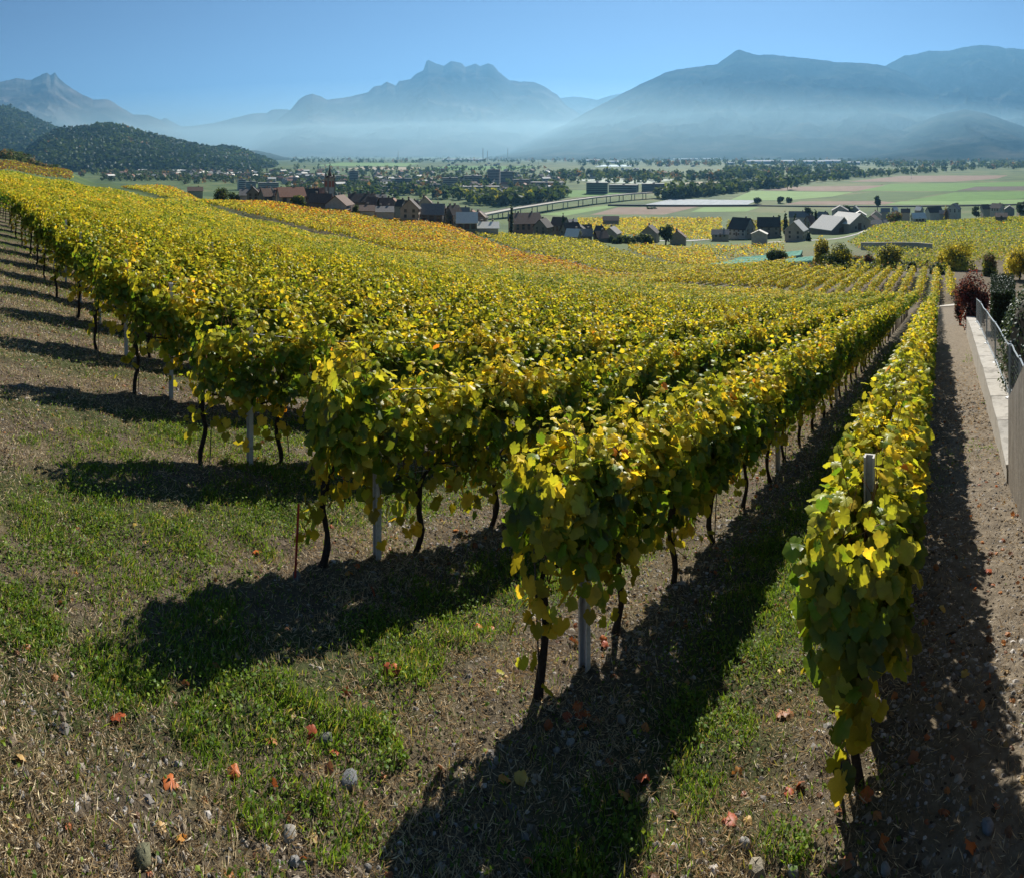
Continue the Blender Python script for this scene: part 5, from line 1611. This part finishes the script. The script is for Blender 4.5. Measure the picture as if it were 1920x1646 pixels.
def pylon(px, d, yt, lab):
    x, y = P(px, d); h = zpx(yt, d) - ZF - ZC
    root = empty('power_pylon', (x, y, ZF + ZC), -(px - CX) / FOC); tag(root, lab, 'pylon', 'power pylons on the plain')
    m = MB()
    for sx in (-1, 1):
        for sy in (-1, 1):
            m.tube([(sx * h * .09, sy * h * .09, 0), (sx * h * .025, sy * h * .025, h * .55), (0, 0, h)], h * .006, 4)
    for k in range(5):
        z0, z1 = h * k / 9, h * (k + 1) / 9; a0, a1 = h * (.09 - .065 * k / 5), h * (.09 - .065 * (k + 1) / 5)
        m.tube([(-a0, -a0, z0), (a1, -a1, z1)], h * .004, 3); m.tube([(a0, a0, z0), (-a1, a1, z1)], h * .004, 3)
    obj('lattice', m.mesh('lattice'), M_ROD, root)
    for z in (.66, .78, .9):
        obj('cross_arm', MB().box(-h * .11, h * .11, -h * .008, h * .008, h * z - h * .006, h * z + h * .006).mesh('cross_arm'), M_ROD, root)
for px, d, yt, lab in [(1709, 1500, 325, 'power pylon standing on the meadows at the right'), (1195, 1900, 318, 'power pylon above the pale covered field'), (1380, 2600, 305, 'power pylon by the woods in the plain'), (1848, 2300, 307, 'power pylon by the woods at far right'), (1010, 2600, 303, 'power pylon behind the town')]:
    pylon(px, d, yt, lab)

# ------------------------------------------------------------------ woods and town trees that read as masses
def mass(name, label, pts, cat, pal, hgt, wr=.8, nl=16, kind='stuff', size=None):
    """pts: list of (px, y_base, n) boxes or positions -> one mesh of many small crowns"""
    pos, nor, tip, sz, col = [], [], [], [], []
    keys = list(pal); w = np.array([pal[k] for k in keys], float); w /= w.sum(); P_ = np.array([PAL[k] for k in keys])
    for px, yb, hh in pts:
        x, y = floor_pt(px, yb)
        z = float(ground(x, y)); z = max(z, ZF + ZC)
        h = hh * r.uniform(.7, 1.25); wd = h * wr * r.uniform(.7, 1.2)
        u = rnd(nl); u /= np.linalg.norm(u, axis=1, keepdims=True)
        c = np.array([x, y, z + h * .52])
        q = c + u * np.array([wd / 2, wd / 2, h * .46]) * R.uniform(.55, 1, (nl, 1))
        pos.append(q); nor.append(u + rnd(nl) * .4 + np.array([0, 0, .3])); tip.append(rnd(nl))
        sz.append(np.full(nl, (size or h * .42)) * R.uniform(.7, 1.3, nl))
        base = P_[R.choice(len(keys), p=w)] * R.uniform(.75, 1.25)
        col.append(np.tile(base, (nl, 1)) * R.uniform(.8, 1.2, (nl, 1)))
    v, f, c = scatter(T_KITE, np.vstack(pos), np.vstack(nor), np.vstack(tip), np.concatenate(sz), np.vstack(col))
    tag(obj(name, mesh_np(name, v, f, c), M_TREE), label, cat, kind=kind)
def along(pl, n, jx=6, jy=1.2, h=14):
    p = np.array(pl, float); u = np.linspace(0, 1, len(p))
    out = []
    for i in range(n):
        q = r.random()
        out.append((float(np.interp(q, u, p[:, 0])) + r.gauss(0, jx), max(288.5, float(np.interp(q, u, p[:, 1])) + r.gauss(0, jy)), h))
    return out
def box(x0, x1, y0, y1, n, h):
    return [(r.uniform(x0, x1), r.uniform(y0, y1), h) for _ in range(n)]
DG = dict(tgd=.45, tg=.3, tg2=.15, tb=.1)
mass('woods', 'dark green trees scattered through the valley town', box(190, 560, 320, 340, 520, 12) + box(540, 880, 350, 374, 170, 13) + box(150, 330, 318, 332, 160, 13) + box(560, 1060, 322, 364, 620, 12) + box(330, 560, 330, 346, 130, 11) + box(1050, 1240, 322, 345, 90, 12), 'trees', DG, 12)
mass('woods', 'belt of green trees along the river below the town', along([(880, 378), (940, 384), (1000, 378), (1062, 372)], 70, 8, 2, 17) + along([(870, 372), (960, 374), (1060, 366)], 50, 10, 2, 15), 'trees', dict(tg=.4, tg2=.35, ty=.1, tgd=.15), 16)
mass('woods', 'long dark wood on the plain behind the covered field', along([(1040, 331), (1160, 334), (1300, 335), (1360, 336)], 150, 12, 3, 20) + box(1360, 1468, 318, 338, 130, 22) + box(1470, 1614, 316, 333, 120, 22), 'trees', DG, 20)
mass('woods', 'diagonal tree belt along the river across the meadows', along([(1240, 372), (1330, 366), (1420, 352), (1500, 343), (1620, 331), (1760, 321), (1930, 311)], 330, 5, 1.6, 17) + along([(1260, 368), (1360, 360), (1500, 345)], 60, 5, 2, 20), 'trees', dict(tgd=.4, tg=.4, tg2=.2), 18)
mass('woods', 'far hazy woods across the plain at the foot of the mountains', box(540, 1100, 291, 306, 560, 22) + box(1080, 1930, 295, 313, 760, 24) + along([(560, 316), (800, 322), (1010, 316)], 120, 20, 2, 15) + box(1640, 1930, 303, 318, 180, 22), 'trees', DG, 22, nl=12)

def scrub():
    n = 9000
    px = R.uniform(1425, 1790, n); d = R.uniform(107, 150, n)
    k = (d < np.interp(px, [1425, 1530, 1600, 1700, 1790], [112, 118, 150, 128, 118])) & (N2.fbm(px * .03, d * .25, 3) > .42); px, d = px[k], d[k]; n = len(px)
    a = (px - CX) / FOC; x, y = d * np.sin(a), d * np.cos(a)
    hh = R.random(n) ** 1.5 * 1.6
    keys = ['tg', 'tg2', 'ty', 'tb', 'tgd']
    q = np.clip(N1.fbm(x * .12, y * .12, 3) * 1.6 - .3 + R.normal(0, .15, n), 0, .999)
    col = np.array([PAL[k] for k in keys])[(q * 5).astype(int)] * R.uniform(.7, 1.3, (n, 1))
    v, f, c = scatter(T_KITE, np.column_stack([x, y, ground(x, y) + hh]), rnd(n) * .6 + np.array([0, 0, .8]), rnd(n), R.uniform(.3, .7, n), col)
    tag(obj('undergrowth', mesh_np('undergrowth', v, f, c), M_TREE), 'low mixed scrub on the slope between the shrubs', 'undergrowth', kind='stuff')
scrub()
def hill_wood(name, crest, D, front, n, label, hgt, pal):
    """a wooded slope far off: many crowns standing on the face of the hill"""
    c = np.array(crest, float); dep = BVHS[name]
    px = R.uniform(c[0, 0], c[-1, 0], n); dist = D - front * (1 - R.random(n) ** .8) * .98
    a = (px - CX) / FOC
    pts = []
    for A, q in zip(a, dist):
        hit = dep.ray_cast(Vector((q * math.sin(A), q * math.cos(A), 5000)), Vector((0, 0, -1)))
        pts.append(hit[0] if hit[0] is not None else None)
    P3 = np.array([p for p in pts if p is not None and p.z > ZF + ZC + 2])
    n = len(P3); nl = 5
    u = rnd(n * nl).reshape(n, nl, 3); u /= np.linalg.norm(u, axis=2, keepdims=True)
    hh = hgt * R.uniform(.7, 1.3, (n, 1, 1))
    pos = P3[:, None, :] + u * hh * np.array([.45, .45, .35]) + np.array([0, 0, .25]) * hh
    keys = list(pal); w = np.array([pal[k] for k in keys], float); w /= w.sum()
    patchy = N1.fbm(P3[:, 0] * .004, P3[:, 1] * .004, 3); q = np.clip(.5 * np.argsort(np.argsort(patchy)) / n + .5 * R.random(n), 0, .999)
    col = np.array([PAL[k] for k in keys])[(q[:, None] > np.cumsum(w)).sum(1).clip(0, len(keys) - 1)] * R.uniform(.7, 1.3, (n, 1))
    v, f, cc = scatter(T_KITE, pos.reshape(-1, 3), (u + np.array([0, 0, .4]) + R.normal(0, .4, u.shape)).reshape(-1, 3), rnd(n * nl), np.repeat(hh[:, 0, 0] * .8, nl), np.repeat(col, nl, axis=0))
    tag(obj('woods', mesh_np('woods', v, f, cc), M_TREE), label, 'trees', kind='stuff')
WD = dict(ever=.30, tgd=.40, tg=.24, tb=.04, tg2=.02)
hill_wood('hill_a', [(-240, 150), (230, 306)], 4800, 1900, 6000, 'dark autumn forest covering the upper left hill', 24, WD)
hill_wood('hill_b', [(20, 312), (500, 312)], 2900, 900, 8000, 'dark autumn forest covering the rounded hill left of the town', 17, WD)
hill_wood('hill_c', [(330, 300), (525, 309)], 3300, 900, 2600, 'forest on the low hill spur running down to the town', 17, WD)
def knoll_wood():
    pos, nor, tip, sz, col = [], [], [], [], []
    for i in range(240):
        px = r.uniform(-30, 112); d = r.uniform(590, 690)
        x, y = P(px, d); z = float(ground(x, y))
        h = r.uniform(5, 11) * (1 if px < 62 else .55); u = rnd(26); u /= np.linalg.norm(u, axis=1, keepdims=True)
        pos.append(np.array([x, y, z + h * .5]) + u * np.array([h * .4, h * .4, h * .48])); nor.append(u + rnd(26) * .4 + np.array([0, 0, .3])); tip.append(rnd(26))
        sz.append(np.full(26, 1.9)); base = np.array([PAL[k] for k in ('tg', 'tgd', 'tb', 'tg2')])[R.integers(0, 4)]
        col.append(np.tile(base, (26, 1)) * R.uniform(.7, 1.3, (26, 1)))
    v, f, c = scatter(T_KITE, np.vstack(pos), np.vstack(nor), np.vstack(tip), np.concatenate(sz), np.vstack(col))
    tag(obj('woods', mesh_np('woods', v, f, c), M_TREE), 'bushy wood on the terraced knoll at the far left', 'trees', kind='stuff')
knoll_wood()
for i, (d, x0, x1) in enumerate([(445, -30, 118), (505, -30, 108), (560, -30, 70)]):
    pts = [P(px, d + 3 * math.sin(px * .05 + i)) for px in np.linspace(x0, x1, 30)]
    org = Vector((*pts[15], float(ground(*pts[15]))))
    vs, fs = [], []
    for x, y in pts:
        z = float(ground(x, y))
        k = 1 + 1.0 / math.hypot(x, y)
        for q, h in ((1, -1), (1, 1.1), (k, 1.1), (k, -1)): vs.append((x * q - org.x, y * q - org.y, z + h - org.z))
    for a in range(29):
        for k in range(4): fs.append((a * 4 + k, a * 4 + (k + 1) % 4, a * 4 + 4 + (k + 1) % 4, a * 4 + 4 + k))
    tag(obj('terrace_wall', MB().add(vs, fs).mesh('terrace_wall'), M_CONC2, None, org), 'pale terrace wall, %s on the far left knoll' % ['lowest', 'middle', 'topmost'][i], 'wall')

# ------------------------------------------------------------------ what lies and grows on the near ground
def near_sample(n, dmin=2.1, dmax=26, pw=1.0):
    d = dmin + (dmax - dmin) * R.random(n) ** pw
    a = R.uniform(-.92, .92, n)
    return d * np.sin(a), d * np.cos(a)
def rowdist(t): return np.abs((t - ROW0 + ROWGAP / 2) % ROWGAP - ROWGAP / 2)
GREEN = [(330, 1150, .85), (140, 1000, 1.1), (470, 960, .9), (300, 1060, .9), (540, 1330, .45), (690, 1400, .30), (430, 1340, .5), (1330, 1350, .42), (1290, 1460, .30), (1400, 1190, .5), (1450, 1060, .7), (860, 1150, .55),
         (730, 1210, .45), (1150, 1560, .30), (1080, 1620, .28), (960, 1090, .5), (520, 880, .8), (200, 850, 1.0), (500, 1500, .25), (620, 1540, .22), (60, 1150, .4), (240, 1260, .4), (1470, 1580, .2), (330, 820, .8)]
GREEN = [(at_px(a, b), c) for a, b, c in GREEN]
def weights(x, y):
    s, t = xy2st(x, y)
    rdist = rowdist(t)
    end = row_end(t)
    inside = sstep(-.2, 1.2, s - end)
    onf = sstep(.05, .7, t)
    nz = N1.fbm(x * .9 + 9, y * .9, 4); nz2 = N2.fbm(x * 2.2, y * 2.2 + 4, 3); nz3 = N3.fbm(x * 5, y * 5 + 4, 3)
    strip = sstep(.25, .62, rdist)
    green_in = strip * sstep(.26, .42, nz)
    bl = np.zeros_like(x)
    for p, q in GREEN: bl = np.maximum(bl, np.exp(-((x - p.x) ** 2 + (y - p.y) ** 2) / (q * q)))
    green_out = sstep(.42, .80, bl + .55 * (nz2 - .5) + .75 * (nz3 - .5))
    green = onf * np.maximum(inside * green_in, np.where(s < end + 3.5, green_out, 0)) + (1 - onf) * .10 * sstep(.55, .7, nz)
    green = np.maximum(green, .07 * onf)
    dryw = onf * (inside * (1 - strip) * .5 + (1 - inside) * (1.0 - .55 * green_out)) + inside * onf * strip * .35 + (1 - onf) * .22
    dryw = dryw * (.35 + .65 * sstep(.35, .6, nz2 * .6 + nz3 * .4))
    grav = onf * inside * sstep(.62, .25, rdist) + .30 * (1 - onf) + .20 * (1 - sstep(.3, .6, bl))
    return green, dryw, grav
def pick(w, x, y):
    k = R.random(len(w)) < w
    return x[k], y[k]
def ground_v(x, y): return np.column_stack([x, y, ground(x, y)])

def grass():
    x, y = near_sample(760000, 2.0, 26, 1.3)
    g, dr, gr = weights(x, y)
    x, y = pick(g * (.35 + .65 * sstep(.4, .6, N3.fbm(x * 6, y * 6, 2))), x, y)
    n = len(x); d = np.hypot(x, y)
    L = R.uniform(.025, .075, n) * np.clip(d / 9, 1, 1.9) * (.7 + .6 * N2.fbm(x * 3, y * 3, 2))
    up = np.column_stack([R.normal(0, .45, n), R.normal(0, .45, n), np.ones(n)])
    u = R.random(n)[:, None]
    col = np.where(u < .55, (.085, .165, .016), np.where(u < .85, (.155, .24, .024), (.26, .25, .055))) * R.uniform(.7, 1.3, (n, 1))
    v, f, c = scatter(T_BLADE, ground_v(x, y) - np.array([0, 0, .005]), rnd(n) * np.array([1, 1, .25]), up, L, col, width=np.clip(d * .0011, .004, .016))
    tag(obj('grass', mesh_np('grass', v, f, c), M_GRASS), 'green grass growing between and before the vine rows', 'grass', kind='stuff')
def weeds():
    x, y = near_sample(480000, 2.0, 22, 1.25)
    g, dr, gr = weights(x, y)
    w = .22 * g + .7 * g * sstep(.44, .60, N3.fbm(x * 1.9 + 3, y * 1.9, 3))
    x, y = pick(w, x, y)
    n = len(x); d = np.hypot(x, y)
    nor = rnd(n) * .55 + np.array([0, 0, 1.0]); tip = rnd(n) * np.array([1, 1, .4]) + np.array([0, 0, .25])
    sz = R.uniform(.010, .028, n) * np.clip(d / 7, 1, 2.0)
    hz = R.random(n) ** 1.6 * .10 * N2.fbm(x * 2, y * 2, 2) * 1.6
    col = np.where(R.random(n)[:, None] < .6, (.085, .15, .018), (.17, .235, .03)) * R.uniform(.7, 1.3, (n, 1))
    v, f, c = scatter(T_KITE, ground_v(x, y) + np.column_stack([0 * hz, 0 * hz, hz + .006]), nor, tip, sz, col)
    tag(obj('weeds', mesh_np('weeds', v, f, c), M_GRASS), 'low broad leaved weeds covering the ground between the rows', 'weeds', kind='stuff')
def straw():
    x, y = near_sample(760000, 2.0, 20, 1.3)
    g, dr, gr = weights(x, y)
    x, y = pick(np.clip(dr * .75 * (.45 + .8 * N3.fbm(x * 2.4, y * 2.4, 3)), 0, 1), x, y)
    n = len(x); d = np.hypot(x, y)
    a = R.uniform(0, 2 * math.pi, n)
    tip = np.column_stack([np.cos(a), np.sin(a), R.uniform(-.05, .9, n)])
    nor = rnd(n) * .6 + np.array([0, 0, 1.0])
    col = np.where(R.random(n)[:, None] < .6, (.38, .30, .175), np.where(R.random(n)[:, None] < .5, (.54, .46, .29), (.17, .125, .075))) * R.uniform(.6, 1.3, (n, 1))
    v, f, c = scatter(T_BLADE, ground_v(x, y) + np.array([0, 0, .004]), nor, tip, R.uniform(.02, .068, n) * np.clip(d / 8, 1, 1.6), col, width=np.clip(d * .0008, .0022, .011))
    tag(obj('dry_grass', mesh_np('dry_grass', v, f, c), M_DRY), 'dry straw coloured grass lying over the bare soil', 'grass', kind='stuff')
OCT_V = np.array([(1, 0, 0), (.3, .9, 0), (-.8, .6, 0), (-.8, -.6, 0), (.3, -.9, 0), (.1, 0, .62), (0, .1, -.5)])
OCT_F = np.array([(0, 1, 5), (1, 2, 5), (2, 3, 5), (3, 4, 5), (4, 0, 5), (1, 0, 6), (2, 1, 6), (3, 2, 6), (4, 3, 6), (0, 4, 6)])
def gravel():
    x, y = near_sample(90000, 2.0, 17, 1.2)
    g, dr, gr = weights(x, y)
    x, y = pick(np.clip(gr * (.35 + 1.3 * sstep(.38, .60, N3.fbm(x * 1.3, y * 1.3 + 8, 3))), 0, 1), x, y)
    n = len(x); d = np.hypot(x, y)
    s_ = R.lognormal(math.log(.011), .5, n).clip(.005, .035) * np.clip(d / 8, 1, 1.7)
    jit = 1 + R.normal(0, .22, (n, 7, 3))
    tv = OCT_V[None] * jit
    a = R.uniform(0, 6.28, n); ca, sa = np.cos(a)[:, None], np.sin(a)[:, None]
    X = tv[..., 0] * ca - tv[..., 1] * sa; Y = tv[..., 0] * sa + tv[..., 1] * ca
    v = np.stack([X, Y * R.uniform(.6, 1, (n, 1)), tv[..., 2] * R.uniform(.6, 1, (n, 1))], -1) * s_[:, None, None] + ground_v(x, y)[:, None, :]
    f = OCT_F[None] + (np.arange(n) * 7)[:, None, None]
    col = np.array([(.19, .18, .165), (.29, .27, .245), (.13, .12, .11), (.23, .20, .16)])[R.integers(0, 4, n)] * R.uniform(.75, 1.25, (n, 1))
    tag(obj('gravel', mesh_np('gravel', v.reshape(-1, 3), f.reshape(-1, 3), np.repeat(col, 7, axis=0)), M_TINT), 'grey pebbles strewn along the feet of the vine rows', 'gravel', kind='stuff')
def clods():
    x, y = near_sample(52000, 2.0, 15, 1.2)
    g, dr, gr = weights(x, y)
    x, y = pick(np.clip(1 - 1.2 * g, .05, 1) * (.25 + .75 * sstep(.45, .6, N2.fbm(x * 1.7 + 4, y * 1.7, 3))), x, y)
    n = len(x); d = np.hypot(x, y)
    s_ = R.lognormal(math.log(.011), .5, n).clip(.005, .032) * np.clip(d / 8, 1, 1.7)
    tv = OCT_V[None] * (1 + R.normal(0, .28, (n, 7, 3)))
    v = tv * s_[:, None, None] * R.uniform(.6, 1.1, (n, 1, 3)) + ground_v(x, y)[:, None, :]
    f = OCT_F[None] + (np.arange(n) * 7)[:, None, None]
    col = np.array([(.05, .038, .027), (.09, .07, .05), (.14, .115, .085)])[R.integers(0, 3, n)] * R.uniform(.75, 1.25, (n, 1))
    tag(obj('soil_clods', mesh_np('soil_clods', v.reshape(-1, 3), f.reshape(-1, 3), np.repeat(col, 7, axis=0)), M_TINT), 'dark crumbs and clods of bare soil', 'soil', kind='stuff')
def litter():
    x, y = near_sample(9000, 2.1, 18)
    s, t = xy2st(x, y)
    k = R.random(len(x)) < .10 + .45 * (1 - sstep(.1, .7, rowdist(t))) * (s > row_end(t)) + .25 * (t < .1)
    x, y = x[k], y[k]; n = len(x)
    nor = rnd(n) * .6 + np.array([0, 0, 1.0]); tip = rnd(n)
    col = np.array([(.30, .10, .035), (.38, .16, .05), (.20, .10, .05), (.40, .26, .10)])[R.integers(0, 4, n)] * R.uniform(.6, 1.3, (n, 1))
    tv, tf = leaf_template(.5, .5)
    v, f, c = scatter((tv, tf), ground_v(x, y) + np.array([0, 0, .012]), nor, tip, R.uniform(.022, .055, n), col)
    tag(obj('leaf_litter', mesh_np('leaf_litter', v, f, c), M_DRY), 'small brown leaf litter under the vines and on the path', 'leaf litter', kind='stuff')
grass(); weeds(); straw(); gravel(); clods(); litter()

# fallen leaves that show one by one
FL = []
for i, c in enumerate([(.46, .13, .03), (.34, .08, .03), (.50, .24, .06), (.28, .12, .05), (.52, .36, .08)]):
    tv, tf = leaf_template(R.uniform(.3, .8), R.uniform(.3, .9)); tv = tv.copy(); tv[1:, 2] += R.normal(0, .10, len(tv) - 1)
    me = mesh_np('fallen_leaf', tv, tf, np.tile(np.array(c), (len(tv), 1)), smooth=True); me.materials.append(M_DRY); FL.append(me)
spots = [(485, 1035, 0), (668, 1060, 0), (656, 1078, 2), (622, 1412, 1), (437, 1462, 0), (592, 1385, 1), (742, 1270, 0), (728, 1266, 1), (900, 1176, 0), (914, 1178, 0), (1078, 1335, 0), (1092, 1348, 1), (1104, 1338, 0), (1116, 1350, 3),
         (1070, 1352, 1), (1098, 1362, 0), (1086, 1320, 1), (1128, 1205, 0), (1140, 1212, 1), (1548, 1262, 0), (1378, 1452, 2), (1470, 1262, 4), (1482, 1345, 3), (1460, 1338, 3), (1632, 1502, 0), (1480, 1495, 1), (1572, 1520, 3), (1360, 1545, 1),
         (1590, 1610, 3), (1566, 1640, 3), (1828, 1598, 0), (1868, 913, 0), (1722, 1428, 3), (1150, 1430, 3), (1180, 1500, 2), (210, 1350, 1), (345, 1575, 2), (940, 1460, 2), (985, 1475, 4), (700, 1110, 1), (1395, 905, 0), (1420, 900, 0), (1850, 1070, 1), (1690, 1255, 2),
         (250, 985, 4), (1770, 1140, 4), (1815, 1265, 4), (1205, 1455, 1), (1655, 1590, 0), (320, 1480, 0), (548, 1335, 4)]
def leaf_place(p):
    s, t = xy2st(p.x, p.y)
    n = int(round((t - ROW0) / ROWGAP))
    if t < -.1: return 'on the open path by the wall'
    ref = ['path row', 'second row', 'third row', 'fourth row', 'fifth row'][max(0, min(n, 4))]
    if s > float(row_end(t)): return 'under the vines of the %s' % ref
    if s > float(row_end(t)) - 1.2: return 'just before the end of the %s' % ref
    return 'on open ground before the %s' % ref
for i, (px, py, k) in enumerate(spots):
    p = at_px(px, py)
    o = bpy.data.objects.new('fallen_leaf', FL[k]); o.location = p + Vector((0, 0, .022))
    o.rotation_euler = (R.normal(0, .4), R.normal(0, .4), R.uniform(0, 6)); o.scale = (R.uniform(.05, .08),) * 3
    link(o)
    tag(o, ['bright orange', 'dark red', 'pale orange brown', 'dull brown', 'yellow'][k] + ' fallen vine leaf ' + leaf_place(p), 'leaf', 'fallen vine leaves of the same colour')

# stones that show one by one
def stone(px, py, wpx, colr, flat, label, seed, ang=False):
    r_ = random.Random(seed)
    p = at_px(px, py); d = math.hypot(p.x, p.y); w = wpx / FOC * d / 2
    m = MB(); vs, fs = [], []
    nu, nv = (9, 6) if not ang else (5, 4)
    for i in range(nv + 1):
        th = math.pi * i / nv
        for j in range(nu):
            ph = 2 * math.pi * j / nu
            q = 1 + r_.uniform(-.13, .13)
            vs.append((w * q * math.sin(th) * math.cos(ph), w * .75 * q * math.sin(th) * math.sin(ph), w * flat * q * math.cos(th)))
    for i in range(nv):
        for j in range(nu): fs.append((i * nu + j, (i + 1) * nu + j, (i + 1) * nu + (j + 1) % nu, i * nu + (j + 1) % nu))
    me = m.add(vs, fs).mesh('stone', not ang)
    o = obj('stone', me, mat_noise('stone_%d' % seed, tuple(x * .5 for x in colr), tuple(x * .8 for x in colr), 30, .85, .6, 90), None, p + Vector((0, 0, w * flat * .35)), (r_.uniform(-.2, .2), r_.uniform(-.2, .2), r_.uniform(0, 6)))
    tag(o, label, 'stone', 'loose stones on the ground')
for i, a in enumerate([
 (655, 1466, 42, (.20, .21, .22), .5, 'smooth blue grey stone lying alone in the grass'), (612, 1390, 30, (.18, .18, .17), .6, 'grey stone beside dark red fallen leaves'), (541, 1570, 34, (.33, .31, .27), .6, 'pale rounded stone near the bottom of the view'),
 (553, 1620, 26, (.36, .35, .33), .7, 'pale angular stone below the rounded one'), (268, 1612, 44, (.17, .17, .10), .7, 'mossy green brown boulder at the bottom left'), (22, 1392, 28, (.30, .23, .15), .5, 'flat tan stone chip at the left edge'),
 (40, 1492, 16, (.36, .34, .30), .7, 'small white stone at the left edge'), (70, 1590, 14, (.34, .31, .27), .7, 'small pale stone left of the mossy boulder'), (1418, 1637, 48, (.34, .30, .22), .6, 'large tan stone at the bottom edge, left of the path row'),
 (1397, 1585, 24, (.38, .36, .33), .7, 'pale stone just above the large tan one'), (1852, 1556, 30, (.26, .27, .29), .7, 'bluish grey stone in the shade on the path'), (1165, 1352, 20, (.33, .31, .27), .6, 'pale stone in the shade beside the red leaves'),
 (556, 1084, 22, (.20, .19, .17), .7, 'dark stone at the foot of the red stake'), (296, 1618, 18, (.30, .29, .27), .7, 'small grey stone right of the mossy boulder'), (1487, 1640, 26, (.32, .31, .29), .7, 'grey stone at the bottom edge right of the large tan one'),
 (1070, 1395, 18, (.40, .38, .34), .8, 'white stone in the shade of the second row end'), (1044, 1410, 14, (.40, .38, .33), .8, 'small white stone left of another in the second row shade'), (930, 1428, 14, (.36, .33, .27), .8, 'small pale stone near the second row shadow'),
 (820, 1535, 14, (.28, .28, .28), .7, 'small grey stone beside the spreading shadow'), (1680, 1440, 14, (.30, .28, .25), .7, 'small stone at the foot of the path row'), (1660, 1635, 26, (.36, .35, .32), .7, 'pale stone at the bottom edge below the path row'),
 (690, 1630, 16, (.28, .27, .25), .7, 'grey stone at the bottom edge in dry grass'), (1720, 1512, 10, (.30, .3, .3), .7, 'pebble on the shaded path')]):
    stone(*a, 40 + i, ang=i in (3, 5, 8))
